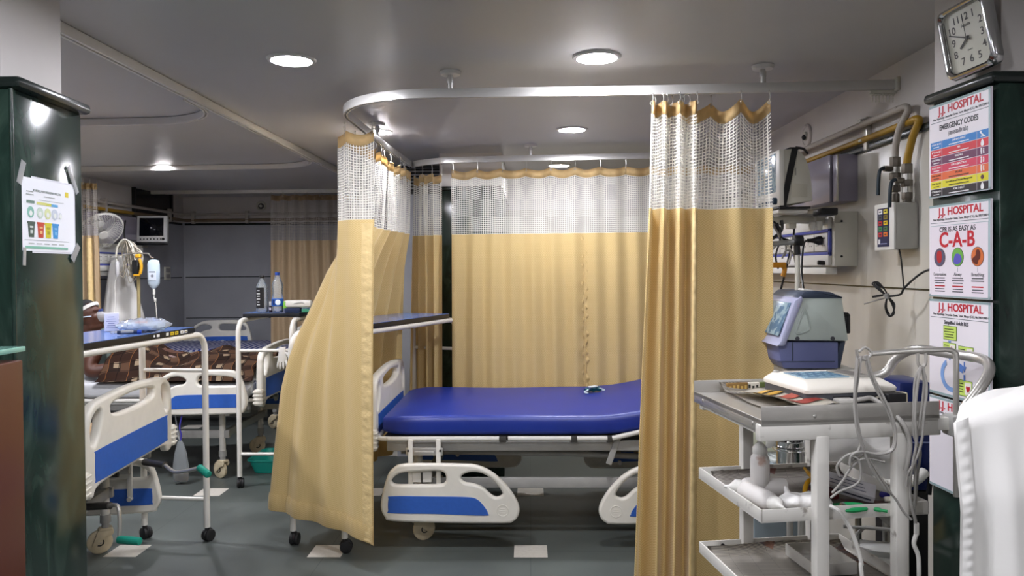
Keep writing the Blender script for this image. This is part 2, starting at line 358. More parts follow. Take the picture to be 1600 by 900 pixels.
def thing(name, label, c, loc=(0, 0, 0), rz=0, group=None):
    o = bpy.data.objects.new(name, None); o.empty_display_size = .1; COL.objects.link(o); o.location = loc; o.rotation_euler = (0, 0, rz)
    WM[o] = M.Translation(loc) @ M.Rotation(rz, 4, 'Z'); return tag(o, label, c, group)
def struct(mb, name, **k):
    o = mb.build(name, **k); o['kind'] = 'structure'; return o
def frame(o, x, y, z=None):                        # matrix from axes
    x = V(x).normalized(); y = V(y).normalized(); z = x.cross(y) if z is None else V(z)
    T = M((x, y, z)).transposed().to_4x4(); T.translation = V(o); return T

# ------------------------------------------------------------------ the room
ZC, XL, XR, YB, YR, YF = 2.17, -3.64, 1.40, 8.0, 6.6, -2.6
def plane(name, c, d, m):
    b = MB(); b.box(c, d, m); return struct(b, name)
plane('floor', (-.5, 2.7, -.05), (6.5, 10.9, .1), 'floor')
plane('ceiling', (-.5, 2.7, ZC+.05), (6.5, 10.9, .1), 'ceiling')
b = MB(); b.box((XL-.05, 2.7, .95), (.1, 10.9, 1.9), 'grey'); b.box((XL-.05, 2.7, 2.035), (.1, 10.9, .27), 'white'); struct(b, 'wall_left')
b = MB(); b.box((-2.27, YB+.05, .95), (2.74, .1, 1.9), 'grey'); b.box((-2.27, YB+.05, 2.035), (2.74, .1, .27), 'white'); struct(b, 'wall_back')
b = MB(); b.box((XR+.05, 4.4, .95), (.1, 4.4, 1.9), 'marble'); b.box((XR+.05, 4.4, 2.035), (.1, 4.4, .27), 'white'); struct(b, 'wall_right')
b = MB(); b.box((.3, YR+.05, .95), (2.4, .1, 1.9), 'marble'); b.box((.3, YR+.05, 2.035), (2.4, .1, .27), 'white'); b.box((-.95, 7.3, ZC/2), (.1, 1.5, ZC), 'grey'); struct(b, 'wall_back_right')
b = MB(); b.box((-.5, YF-.05, ZC/2), (6.5, .1, ZC), 'white'); struct(b, 'wall_front')
b = MB(); b.box((2.65, -.2, ZC/2), (.1, 4.9, ZC), 'white'); b.box((2.1, 2.27, ZC/2), (1.1, .1, ZC), 'white'); struct(b, 'wall_right_front')
# black capping trim and the dark joint of the wall panels
b = MB(); b.box((XR-.008, 4.42, 1.885), (.016, 4.3, .026), 'trimdark', bev=.004); struct(b, 'trim_1')
b = MB(); b.box((XL+.008, 3, 1.885), (.016, 9.9, .022), 'trimdark', bev=.004); struct(b, 'trim_2')
b = MB(); b.box((-2.27, YB-.008, 1.885), (2.7, .016, .022), 'trimdark', bev=.004); struct(b, 'trim_3')
b = MB(); b.box((XR-.001, 4.42, 1.313), (.004, 4.3, .006), 'trimdark'); struct(b, 'trim_4')
b = MB(); b.box((-2.27, YB-.001, 1.33), (2.7, .004, .009), 'trimdark'); b.box((-2.27, YB-.001, .90), (2.7, .004, .007), 'trimdark'); struct(b, 'trim_5')
b = MB(); b.box((XL+.001, 4, 1.33), (.004, 7.9, .008), 'trimdark'); struct(b, 'trim_6')
# dark opening high on the left wall
b = MB()
b.box((XL+.012, 7.33, 2.035), (.02, .72, .25), 'blackgl')
for y in (6.965, 7.695): b.box((XL+.018, y, 2.035), (.034, .02, .268), 'black')
b.box((XL+.018, 7.33, 1.912), (.034, .72, .022), 'black'); struct(b, 'window_1')
# green granite clad columns with white shafts
def clad(name, poly, zc, inset, cap=.028):
    b = MB(); b.prism(poly, zc, 'granite', bev=.003)
    c = V((sum(p[0] for p in poly)/len(poly), sum(p[1] for p in poly)/len(poly)))
    def off(d): return [tuple(V(p)+(V(p)-c).normalized()*d*1.35) for p in poly]
    b.prism(off(cap), .030, 'trimdark', T=M.Translation((0, 0, zc)), bev=.012)
    b.prism(off(-inset), ZC-zc-.029, 'white', T=M.Translation((0, 0, zc+.030)))
    return struct(b, name)
clad('pillar_left', [(-1.95, 1.86), (-1.265, 1.86), (-1.288, 2.185), (-1.95, 2.185)], 1.85, .035, .022)
clad('pillar_right', [(1.152, 2.225), (1.178, 1.955), (1.95, 2.03), (1.95, 2.21)], 1.855, .004, .020)
clad('pillar_back', [(-.600, 5.12), (-.180, 5.12), (-.180, 6.6), (-.600, 6.6)], 1.92, .004, .006)
b = MB(); b.cyl((-1.268, 1.858, 0), (-1.268, 1.858, 1.85), .005, 'granite'); struct(b, 'trim_7')
# wall segment with the dark air grille left of the back column
b = MB(); b.box((-.80, 5.75, ZC/2), (.40, .1, ZC), 'grey'); struct(b, 'wall_middle')
t = thing('air_grille', 'dark slatted air grille high on the wall behind the small bunched curtain', 'vent', (-.80, 5.69, 1.97))
b = MB()
for x in (-.99, -.61): b.box((x, 5.69, 2.06), (.02, .02, .20), 'grille')
for z in (1.965, 2.155): b.box((-.80, 5.69, z), (.40, .02, .02), 'grille')
b.build('frame', t)
b = MB()
for i in range(7): b.box((-.80, 5.69, 1.985+i*.025), (.37, .016, .005), 'grille', rot=M.Rotation(.6, 4, 'X'))
b.build('slat', t)

# ------------------------------------------------------------------ ceiling lamps
def downlight(x, y, label, m='lamp'):
    t = thing('ceiling_lamp', label, 'lamp', (x, y, ZC), group='recessed ceiling lamps')
    b = MB(); b.lathe([(.070, -.002), (.074, -.008), (.086, -.006), (.090, 0), (.070, 0)], (x, y, ZC-.0005), 'lampring', 28); b.build('ring', t)
    b = MB(); b.cyl((x, y, ZC-.0045), (x, y, ZC-.001), .0695, m, seg=28); b.build('diffuser', t)
downlight(-.866, 2.80, 'round white ceiling lamp nearest the left column, left of the curved rail')
downlight(.250, 2.82, 'round white ceiling lamp in front of the long front curtain rail')
downlight(.240, 4.28, 'round white ceiling lamp straight above the blue bed')
downlight(.225, 5.77, 'round white ceiling lamp behind the rear curtain')
downlight(-.850, 4.28, 'round white ceiling lamp glaring just behind the top of the left curtain')
downlight(-2.67, 5.60, 'small bright ceiling lamp in the dim left ward beside the ceiling rail', 'wardlamp')
for x, y in ((-.86, 1.2), (.25, 1.2), (-.86, -.6), (.25, -.6), (1.6, -.6), (-2.67, 2.7), (-2.67, 4.15)):  # none in view; the left ward pair is added to brighten that side
    downlight(x, y, 'round white ceiling lamp out of view in the ward', 'wardlamp' if x < -2 else 'lamp')

# ------------------------------------------------------------------ rails
ZR = 2.085
def rail(name, pts, label, m='railwh', hgt=.036, wid=.020, z=ZR, hangers=(), grp=None):
    t = thing(name, label, 'curtain rail', (pts[0][0], pts[0][1], z), group=grp)
    b = MB(); P = [V((p[0], p[1], z)) for p in pts]; n = len(P); rings = []
    for i, p in enumerate(P):
        d = (P[min(i+1, n-1)]-P[max(i-1, 0)]).normalized(); s = V((d.y, -d.x, 0))*wid/2; u = V((0, 0, hgt/2))
        g = s*.35; l = V((0, 0, hgt*.42))
        rings.append([p+s-u, p+s+u*.85, p+s*.85+u, p-s*.85+u, p-s+u*.85, p-s-u, p-g-u, p-g-u+l, p+g-u+l, p+g-u])
    b.ring(rings, m); b.build('track', t, ang=30)
    for x, y in hangers:
        b = MB(); b.cyl((x, y, z+hgt/2-.004), (x, y, ZC-.012), .010, 'alu'); b.cyl((x, y, z+.040), (x, y, z+.062), .013, 'alu'); b.cyl((x, y, ZC-.014), (x, y, ZC-.001), .038, 'railwh', r1=.042, seg=20); b.build('hanger', t)
    return t
def arc(c, r, a0, a1, n=12): return [(c[0]+r*math.cos(R(a0+(a1-a0)*i/n)), c[1]+r*math.sin(R(a0+(a1-a0)*i/n))) for i in range(n+1)]
front = [(1.395, 2.955), (.433, 3.0)] + arc((-.40, 3.41), .405, 270, 180) + [(-.800, 4.28), (-.775, 5.03)]
t = rail('curtain_rail', front, 'silver curtain rail curving round the front corner of the blue bed bay', 'alu', hangers=[(-.305, 3.006), (-.80, 4.05), (.9, 2.98)])
b = MB()
b.box((1.392, 2.955, ZR), (.014, .050, .052), 'putty', bev=.003)
b.box((1.345, 2.958, ZR-.027), (.10, .014, .012), 'putty'); b.build('end_bracket', t)
for k in range(7):
    x = 1.305+k*.013; b = MB(); b.cyl((x, 2.958, ZR-.03), (x, 2.958, ZR-.065), .0022, 'putty', seg=6); b.torus((x, 2.958, ZR-.035), .006, .0018, 'putty', M.Rotation(PI/2, 4, 'X'), 10, 5); b.build('spare_hook', t)
back = [(-.765, 5.05)] + [(-.73, 4.99), (-.66, 4.93), (-.58, 4.88), (-.47, 4.845)] + [(.01, 4.80), (.72, 4.75), (1.395, 4.70)]
rail('curtain_rail', [tuple(p[:2]) for p in cat([(p[0], p[1], 0) for p in back], 4)], 'silver curtain rail along the rear of the blue bed bay, behind the mattress', 'alu', hangers=[(.01, 4.80), (.95, 4.735)])
ZL = ZC-.019
rail('ceiling_rail', [(-1.42, -1.0), (-1.45, 3.0), (-1.46, 7.55)], 'long pale ceiling rail running back from the left column along the aisle', 'railwh', .036, .03, ZL)
for yy, xr, lab in ((3.84, -1.48, 'ceiling rail curving off to the left ward nearest the left column'), (5.56, -1.485, 'ceiling rail curving to the left beside the small bright ward lamp'), (7.30, None, 'pale ceiling rail farthest back, above the far tan curtain')):
    if xr: pts = [(xr, yy-.55)] + arc((xr-.40, yy-.42), .40, 0, 90, 8) + [(-2.4, yy), (XL+.02, yy+.02)]
    else: pts = [(-1.50, yy+.02), (XL+.02, yy-.02)]
    rail('ceiling_rail', pts, lab, 'railwh', .034, .022, ZL)

# ------------------------------------------------------------------ curtains
def pathlen(P):
    L = [0]
    for a, c in zip(P, P[1:]): L.append(L[-1]+(c-a).length)
    return L
def curtain(name, label, top, bot, wf, zt, zm, zb, nu=120, amp=lambda u, h: .02, freq=8, phase=0, hooks=8, cl='cloth', nt='net', bandm='band', hemat=None, grp=None, cat_='curtain', seam=None, zrail=None, sag=.022, zbf=None, fold=None):
    """top/bot: plan paths; wf(z): 0 at the rail .. 1 at the floor; amp(u,h): fold depth, h 0 top .. 1 bottom"""
    def res(P):
        C = cat([(p[0], p[1], 0) for p in P], 14); L = pathlen(C); out = []
        for i in range(nu+1):
            s = L[-1]*i/nu; k = max(j for j in range(len(L)) if L[j] <= s+1e-9); k = min(k, len(C)-2)
            f = (s-L[k])/max(1e-9, L[k+1]-L[k]); out.append(C[k].lerp(C[k+1], min(1, f)))
        return out
    A, B = res(top), res(bot)
    def P(u, z):
        i = min(nu, max(0, round(u*nu))); w = wf(z); p = A[i].lerp(B[i], w)
        i0, i1 = max(0, i-1), min(nu, i+1); d = (A[i1].lerp(B[i1], w)-A[i0].lerp(B[i0], w)).normalized(); n = V((d.y, -d.x, 0))
        h = (zt-z)/(zt-zb)
        f = math.sin(2*PI*(freq*u+phase+(.12*math.sin(5*u+2*h)))) if fold is None else fold(u, h)
        q = p+n*amp(u, h)*f; q.z = z; return q
    def zs(u, z):          # the top edge dips between the hooks
        k = 0 if hooks < 2 else abs(math.sin(PI*u*(hooks-1)))
        return z - sag*k*max(0, (z-zm)/(zt-zm))
    us = [0]
    for i in range(nu):
        us.append(us[-1]+(P((i+1)/nu, (zt+zb)/2)-P(i/nu, (zt+zb)/2)).length)
    uvf = lambda zlo, zhi: (lambda a, b: (us[min(nu, round(a*nu))], zlo+(zhi-zlo)*b))
    t = thing(name, label, cat_, (A[0].x, A[0].y, zb), group=grp)
    bh = .052
    def surf(z0f, z1f, nv, m, part, uvz):
        b = MB()
        def fn(u, v):
            z0, z1 = z0f(u), z1f(u); z = z0+(z1-z0)*v; q = P(u, z); q.z = zs(u, z); return q
        b.grid(fn, nu, nv, m, uvf(*uvz)); return b.build(part, t, ang=180)
    lowz = zbf or (lambda u: zb)
    surf(lowz, lambda u: zm, 30, cl, 'cloth_panel', (zb, zm))
    surf(lambda u: zm, lambda u: zt-bh, 14, nt, 'net_panel', (0, zt-zm))
    def bandfn(u, v):
        q = P(u, zt-bh+bh*v); q.z = zs(u, zt-bh+bh*v); return q
    b = MB(); b.grid(bandfn, nu, 2, bandm, uvf(0, bh), thick=.002); b.build('header_band', t, ang=180)
    if hemat:                                        # puckered edge hem on the leading edge
        for u0, u1, zlo, zhi in hemat:
            b = MB(); k = max(3, round((u1-u0)*nu))
            def fn(a, v):
                u = u0+(u1-u0)*a; z = lowz(u)+.01+(zhi-lowz(u)-.01)*v; i = u*nu; i0 = int(i); f = i-i0
                q = P(i0/nu, z).lerp(P(min(nu, i0+1)/nu, z), f); d = P(min(1, (i0+1)/nu), z)-P(max(0, (i0-1)/nu), z); n = V((d.y, -d.x, 0)).normalized()
                if n.dot(EYE-q) < 0: n = -n
                q += n*(.003+.003*math.sin(PI*a)*(1+.6*math.sin(z*130+1.2*math.sin(z*37))+.3*math.sin(z*61+2))); q.z = zs(u, z); return q
            b.grid(fn, 6, 110, 'hem'); b.build('hem_strip', t, ang=180)
        b = MB()
        def fh(a, v):
            z = lowz(a)+.004+.085*v; q = P(a, z); d = P(min(1, a+1/nu), z)-P(max(0, a-1/nu), z); n = V((d.y, -d.x, 0)).normalized()
            if n.dot(EYE-q) < 0: n = -n
            q += n*(.003+.0035*math.sin(PI*v)+.0025*(v > .7)*math.sin(a*310)); q.z = zs(a, z)+.004*(v > .9)*math.sin(a*270); return q
        b.grid(fh, nu, 7, cl, uvf(0, .085)); b.build('bottom_hem', t, ang=180)
    if hooks:
        zr = zrail or ZR-.018
        for k in range(hooks):
            u = .008+.984*k/max(1, hooks-1); q = P(u, zt); z0 = zs(u, zt)-.012
            b = MB(); b.torus((q.x, q.y, z0), .007, .0016, 'steel', M.Rotation(PI/2, 4, 'X') @ M.Rotation(k*.7, 4, 'Y'), 10, 5)
            b.tube([(q.x, q.y, z0), (q.x+.003, q.y-.004, (z0+zr)/2), (q.x, q.y, zr+.004)], .0018, 'steel', 5); b.sph((q.x, q.y, zr-.002), .0045, 'steel', 6); b.build('hook', t)
    return t
def wtab(T):
    def f(z):
        if z >= T[0][0]: return T[0][1]
        for (z0, a), (z1, c) in zip(T, T[1:]):
            if z >= z1: return a+(c-a)*(z0-z)/(z0-z1)
        return T[-1][1]
    return f
# left curtain, pulled out over the foot table
top = [(-.700, 3.46), (-.79, 3.47), (-.885, 3.52), (-.845, 3.60), (-.812, 3.80), (-.802, 4.1), (-.800, 4.4), (-.793, 4.7), (-.782, 4.99)]
bot = [(-.715, 3.43), (-.93, 3.60), (-1.285, 3.79), (-1.30, 3.92), (-1.24, 4.12), (-1.16, 4.36), (-1.06, 4.62), (-.96, 4.85), (-.86, 5.06)]
curtain('bed_curtain', 'gold net-topped curtain pulled out to the left over the wheeled table beside the blue bed', top, bot,
        wtab([(2.03, 0), (1.63, .06), (1.50, .25), (1.40, .38), (1.20, .57), (1.08, .69), (.95, .79), (.8, .86), (.5, .93), (.15, 1)]), 2.03, 1.625, .15, nu=170,
        amp=lambda u, h: (.006+.012*min(1, u/.25) if u < .3 else .024+.010*math.sin(9*u))*(1-.25*h), freq=11, hooks=14,
        hemat=[(.003, .036, 0, 1.61)], zbf=lambda u: .152+.05*min(1, u/.36))
# front right: a bunched curtain with a puckered hem, then a flat one
curtain('bed_curtain', 'gold curtain bunched in tight folds on the front rail, right of the mattress', [(.470, 2.985), (.55, 2.99), (.645, 2.985)], [(.378, 2.95), (.50, 2.955), (.625, 2.93)],
        wtab([(2.04, 0), (1.63, .16), (1.0, .55), (.1, 1)]), 2.04, 1.625, .10, nu=150, amp=lambda u, h: .034+.016*h, freq=3.4, phase=.1, hooks=9, hemat=[(.925, .995, 0, 1.61)], sag=.006)
curtain('bed_curtain', 'gold curtain hanging nearly flat behind the steel trolley, right end of the front rail', [(.600, 3.035), (.66, 3.02), (.78, 2.985), (.92, 2.972)], [(.56, 3.03), (.64, 3.04), (.80, 3.02), (.945, 3.01)],
        wtab([(2.04, 0), (1.63, .6), (1.0, .9), (.1, 1)]), 2.04, 1.625, .10, nu=110, amp=lambda u, h: .036*(1-.62*min(1, h*2)), freq=2.6, phase=.62, hooks=4, sag=.04)
# rear curtain with a sewn seam, and the small bunched one at the corner
t = curtain('bed_curtain', 'wide gold curtain with net top hanging behind the blue mattress', [(-.49, 4.842), (.01, 4.795), (.72, 4.745), (1.37, 4.70)], [(-.50, 4.885), (.01, 4.86), (.72, 4.83), (1.37, 4.80)],
        wtab([(2.03, 0), (.2, 1)]), 2.025, 1.615, .24, nu=300, amp=lambda u, h: .012+.012*h*(.6+.4*math.sin(23*u)), freq=15, hooks=13, sag=.018)
b = MB()
for s in (-1, 1):
    b.grid(lambda a, v: V((.343+s*.004+s*.050*a*a*(.55+.45*math.sin(v*60+s)), 4.833-.05*v*0-.012*math.sin(PI*a)*(1+.5*math.sin(v*150+s*2))-.008, .26+1.34*v)) + V((0, .045*(1-v)-.012, 0)), 5, 120, 'cloth', lambda a, v: (a*.05, v*1.34))
b.build('seam', t, ang=180)
curtain('bed_curtain', 'small gold curtain bunched at the back corner of the bay beside the green column', [(-.745, 5.02), (-.70, 4.985), (-.64, 4.92), (-.565, 4.885)], [(-.80, 5.06), (-.72, 5.02), (-.65, 4.98), (-.575, 4.94)],
        wtab([(2.03, 0), (.2, 1)]), 2.015, 1.615, .24, nu=110, amp=lambda u, h: .026, freq=4, hooks=4, sag=.03)
# ward curtains on the left
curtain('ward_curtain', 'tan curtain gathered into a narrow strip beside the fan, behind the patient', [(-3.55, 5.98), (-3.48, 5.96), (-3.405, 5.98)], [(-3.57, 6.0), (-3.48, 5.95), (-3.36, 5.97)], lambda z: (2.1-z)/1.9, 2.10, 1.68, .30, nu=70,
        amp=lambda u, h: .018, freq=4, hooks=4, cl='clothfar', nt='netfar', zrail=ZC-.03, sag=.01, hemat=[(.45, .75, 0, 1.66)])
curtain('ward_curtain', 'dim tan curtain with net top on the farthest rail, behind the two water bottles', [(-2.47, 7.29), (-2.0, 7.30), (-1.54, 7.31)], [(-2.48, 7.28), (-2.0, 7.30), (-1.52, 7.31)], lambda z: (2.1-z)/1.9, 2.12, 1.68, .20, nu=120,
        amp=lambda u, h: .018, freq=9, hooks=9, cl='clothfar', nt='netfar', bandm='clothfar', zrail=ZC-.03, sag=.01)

# ------------------------------------------------------------------ hospital beds
def _u(x): return (x-163)/1253
def _v(x, y): return (578-(y-.035*(x-163)))/1253
RAIL_OUT = cat([(_u(x), _v(x, y), 0) for x, y in [(205, 288), (240, 240), (320, 213), (640, 225), (760, 238), (850, 280), (930, 350), (990, 430), (1024, 505), (1018, 562), (985, 596), (930, 605), (600, 592), (240, 568), (188, 540), (163, 478), (175, 390)]], 4, True)
RAIL_H1 = cat([(_u(x), _v(x, y), 0) for x, y in [(235, 308), (285, 272), (400, 264), (540, 268), (572, 304), (560, 342), (500, 349), (300, 342), (245, 334)]], 4, True)
RAIL_H2 = cat([(_u(x), _v(x, y), 0) for x, y in [(665, 304), (720, 280), (800, 292), (870, 342), (915, 402), (918, 428), (885, 440), (850, 425), (800, 378), (740, 352), (685, 340)]], 4, True)
RAIL_IN = cat([(_u(x), _v(x, y), 0) for x, y in [(214, 425), (237, 408), (480, 418), (700, 430), (765, 447), (812, 498), (830, 535), (806, 549), (500, 528), (232, 514), (212, 495)]], 4, True)
PAN_OUT = cat([(0, .06), (0, .20), (.010, .30), (.05, .355), (.14, .38), (.46, .396), (.78, .38), (.87, .355), (.91, .30), (.92, .20), (.92, .06), (.905, .004), (.86, -.005), (.80, .032), (.46, .036), (.12, .032), (.06, -.005), (.015, .004)] and [(p[0], p[1], 0) for p in [(0, .06), (0, .20), (.010, .30), (.05, .355), (.14, .38), (.46, .396), (.78, .38), (.87, .355), (.91, .30), (.92, .20), (.92, .06), (.905, .004), (.86, -.005), (.80, .032), (.46, .036), (.12, .032), (.06, -.005), (.015, .004)]], 4, True)
def _cl(p): return cat([(a, c, 0) for a, c in p], 4, True)
PAN_HL = _cl([(.045, .22), (.045, .285), (.075, .325), (.125, .340), (.140, .31), (.120, .25), (.085, .205), (.055, .205)])
PAN_HR = [V((.92-p.x, p.y, 0)) for p in PAN_HL][::-1]
PAN_HC = _cl([(.225, .325), (.25, .346), (.46, .360), (.67, .346), (.695, .325), (.68, .305), (.60, .292), (.46, .288), (.32, .292), (.24, .305)])
PAN_IN = _cl([(.075, .065), (.10, .052), (.46, .050), (.82, .052), (.845, .065), (.845, .165), (.82, .180), (.46, .182), (.10, .180), (.075, .165)])
def panel(t, name, T, ins='inset'):                 # T: local u,v plane of the end board
    b = MB(); b.curve([PAN_OUT, PAN_HL, PAN_HC, PAN_HR], .008, .013, 'bedpl', T)
    for u in (-.006, .926):
        b.box((u, .062, 0), (.046, .105, .062), 'bedpl', bev=.010, T=T)
        for k in range(4): b.box((u, .026+k*.024, 0), (.054, .011, .068), 'bedpl', bev=.004, T=T)
    p = b.build(name, t, local=True)
    for s in (1, -1):
        b = MB(); b.curve([PAN_IN], .0012, .0012, 'inset', T @ M.Translation((0, 0, s*.0205))); b.build('inset_panel', p, local=True)
    return p
def side_rail(t, T, flip=False):                    # hinged side rail, blunt end at u=0
    X = T @ (M.Translation((.688, 0, 0)) @ M.Diagonal((-1, 1, 1, 1)) if flip else M.Identity(4))
    def out(lp): return lp
    b = MB(); b.curve([RAIL_OUT, RAIL_H1, RAIL_H2], .006, .012, 'bedpl', X)
    if flip: bmesh.ops.reverse_faces(b.bm, faces=b.bm.faces[:])
    p = b.build('side_rail', t, local=True)
    for s in (1, -1):
        b = MB(); b.curve([RAIL_IN], .001, .0012, 'inset', X @ M.Translation((0, 0, s*.0182)))
        if flip: bmesh.ops.reverse_faces(b.bm, faces=b.bm.faces[:])
        b.build('inset_panel', p, local=True)
        b = MB(); b.torus((_u(922), _v(922, 523), s*.018), .028, .0022, 'bedpl', T=None)
        for k in (-1, 0, 1): b.box((_u(922), _v(922, 523)+k*.009, s*.0185), (.034-.010*abs(k), .004, .002), 'bedpl')
        b.bm.transform(X); b.build('emblem', p, local=True)
    return p
def caster(t, x, y, rot=0, r=.058):
    T = M.Translation((x, y, 0)) @ M.Rotation(rot, 4, 'Z')
    b = MB(); b.cyl((0, 0, .125), (0, 0, .165), .018, 'greymetal', T=T)
    for s in (-1, 1):
        b.prism(_cl([(-.030, .118), (.030, .118), (.046, .085), (.058, .050), (.040, .045), (.0, .080), (-.03, .09)]), .008, 'castpl', T=T @ M.Translation((0, .021*s+.004, 0)) @ M.Rotation(PI/2, 4, 'X'), bev=.002)
    b.box((0, 0, .118), (.062, .052, .016), 'castpl', bev=.005, T=T)
    b.box((-.038, 0, .112), (.030, .040, .008), 'castpl', bev=.003, T=T @ M.Rotation(.2, 4, 'Y'))
    c = b.build('caster', t, local=True)
    b = MB(); X = T @ M.Translation((.026, 0, r)) @ M.Rotation(PI/2, 4, 'X')
    b.lathe([(.018, -.013), (r-.008, -.013), (r, -.008), (r, .008), (r-.008, .013), (.018, .013)], m='castpl', seg=28, T=X)
    for s in (-1, 1):
        b.torus((0, 0, 0), .017, .003, 'rubber', X @ M.Translation((0, 0, s*.014))); b.sph((0, 0, 0), (.008, .008, .004), 'greymetal', 10, X @ M.Translation((0, 0, s*.014)))
    b.build('wheel', c, local=True)
def mattress(t, L, Wd, z0, th, m, hinge=None, ang=0, name='mattress', wob=0):
    st = []; n = 46; a = L/2
    for i in range(n+1):
        s = i/n; x = a-L*s; st.append(x)
    def P(x):
        if hinge is None or x > hinge+.18: return x, 0, 0
        q = R(ang)
        if x > hinge-.18:
            k = (hinge+.18-x)/.36; return x, .36*math.tan(q)*k*k/2, q*k
        d = hinge-.18-x; return hinge-.18-d*math.cos(q), .18*math.tan(q)+d*math.sin(q), q
    rings = []
    for i, x in enumerate(st):
        e = min(i, n-i); ins = (.030, .012, .003, 0)[min(e, 3)] if e < 4 else 0
        px_, pz, q = P(x); nx, nz = math.sin(q), math.cos(q); ring = []
        w, h = Wd/2-ins, th/2-ins*.5; r = .030
        cs = [(w-r, h-r, 0), (-(w-r), h-r, 90), (-(w-r), -(h-r), 180), (w-r, -(h-r), 270)]
        for cy, cz, a0 in cs:
            for k in range(5):
                A = R(a0+k*22.5); y = cy+r*math.cos(A); c = cz+r*math.sin(A)+th/2
                if c > th*.6 and wob: c += wob*math.sin(x*7+y*3)*math.sin(y*6+1)*.5
                ring.append((px_+nx*c, y, z0+pz+nz*c))
        rings.append(ring)
    b = MB(); b.ring(rings, m); return b.build(name, t, local=True, ang=60)
def bed(label, cx, cy, rz, L, Wd=.96, zt=.655, m='mattress', rails=(), hinge=None, ang=0, zp=.50, head=True, legd=.20):
    t = thing('hospital_bed', label, 'bed', (cx, cy, 0), rz, 'hospital beds in the ward'); a = L/2; hw = Wd/2; zf = zt-.112
    b = MB(); r = .0125                               # mattress platform: broken enamel side tubes on dark brackets
    cuts = [(a-.06, a-.62), (a-.665, a-.98), (a-1.01, a-1.16)] if L > 1.6 else [(a-.06, a-.62), (a-.665, a-1.1)]
    q = R(ang if hinge is not None else 0)
    for s in (-1, 1):
        for x0, x1 in cuts: b.tube([(x0, s*hw, zf), (x1, s*hw, zf)], r, 'enamel', 10)
        xs = a-1.185; xe = -a+.08; xe = xs-(xs-xe)*math.cos(q)*.95
        b.tube([(xs, s*hw, zf), (xe, s*hw, zf+(xs-xe)*math.tan(q))], r, 'enamel', 10)
        for xx in (a-.64, a-.995, a-1.172): b.box((xx, s*(hw-.004), zf-.004), (.034, .022, .030), 'darkmetal', bev=.003)
        b.tube([(a-.06, s*hw, zf), (a-.02, s*(hw-.012), zf), (a-.005, s*(hw-.05), zf)], r, 'enamel', 10, 4)
    b.tube([(a-.005, -(hw-.05), zf), (a-.005, hw-.05, zf)], r, 'enamel', 10)
    b.box((hinge/2+a/2-.02 if hinge is not None else 0, 0, zf+.004), ((a-hinge)-.04 if hinge is not None else L-.1, Wd-.06, .010), 'darkmetal')
    if hinge is not None:
        d = (hinge+a)-.02; b.box((hinge-d/2*math.cos(q), 0, zf+.004+d/2*math.sin(q)+.004), (d, Wd-.06, .008), 'darkmetal', rot=M.Rotation(q, 4, 'Y'))
    pf = b.build('mattress_platform', t, local=True)
    b = MB(); z1 = zf-.045                            # main frame
    for s in (-1, 1):
        b.box((0, s*(hw-.045), z1), (L-.10, .030, .050), 'greymetal', bev=.004)
        b.box((.0, s*(hw-.10), .30), (L-.42, .026, .052), 'greymetal', bev=.004)
        b.tube([(a-.10, s*(hw-.17), zf-.10), (.05, s*(hw-.17), zf-.115), (-.38, s*(hw-.17), zf-.135)], .017, 'greymetal', 10)
        b.box((-.16, s*(hw-.03), zf-.065), (.030, .012, .155), 'greymetal', rot=M.Rotation(-.35, 4, 'Y'), bev=.004)
        b.cyl((-.19, s*(hw-.02), zf-.130), (-.19, s*(hw-.045), zf-.130), .010, 'darkmetal')
    for x in (a-.12, a-.70, -.05, -a+.12): b.box((x, 0, z1-.006), (.034, Wd-.10, .036), 'greymetal', bev=.004)
    for x in (a-.24, -a+.24): b.box((x, 0, .30), (.034, Wd-.20, .050), 'greymetal', bev=.004)
    b.box((-.25, 0, z1-.055), (.42, .06, .050), 'darkmetal', bev=.006); b.tube([(a-.08, .12, z1-.03), (-.3, .12, z1-.06)], .012, 'darkmetal', 8)
    b.tube([(a-.08, -.12, z1-.03), (.1, -.12, z1-.06)], .012, 'darkmetal', 8)
    b.build('frame', t, local=True)
    for sx in (1, -1):
        for s in (1, -1):
            x, y = sx*(a-legd), s*(hw-.10)
            b = MB(); b.tube([(x, y, z1), (x, y, .15)], .021, 'enamel', 12); b.cyl((x, y, .15), (x, y, .19), .025, 'greymetal'); b.build('leg', t, local=True)
            caster(t, x, y, PI+.5*s if sx > 0 else .4*s)
    T = M(((0, 0, 1, a+.026), (1, 0, 0, -.46), (0, 1, 0, zp), (0, 0, 0, 1)))
    panel(t, 'foot_panel', T)
    if head: panel(t, 'head_panel', M(((0, 0, 1, -a-.004), (1, 0, 0, -.46), (0, 1, 0, zp+.04), (0, 0, 0, 1))))
    mattress(t, L-.06, Wd-.012, zf+.012, zt-zf-.012, m, hinge, ang, wob=.006)
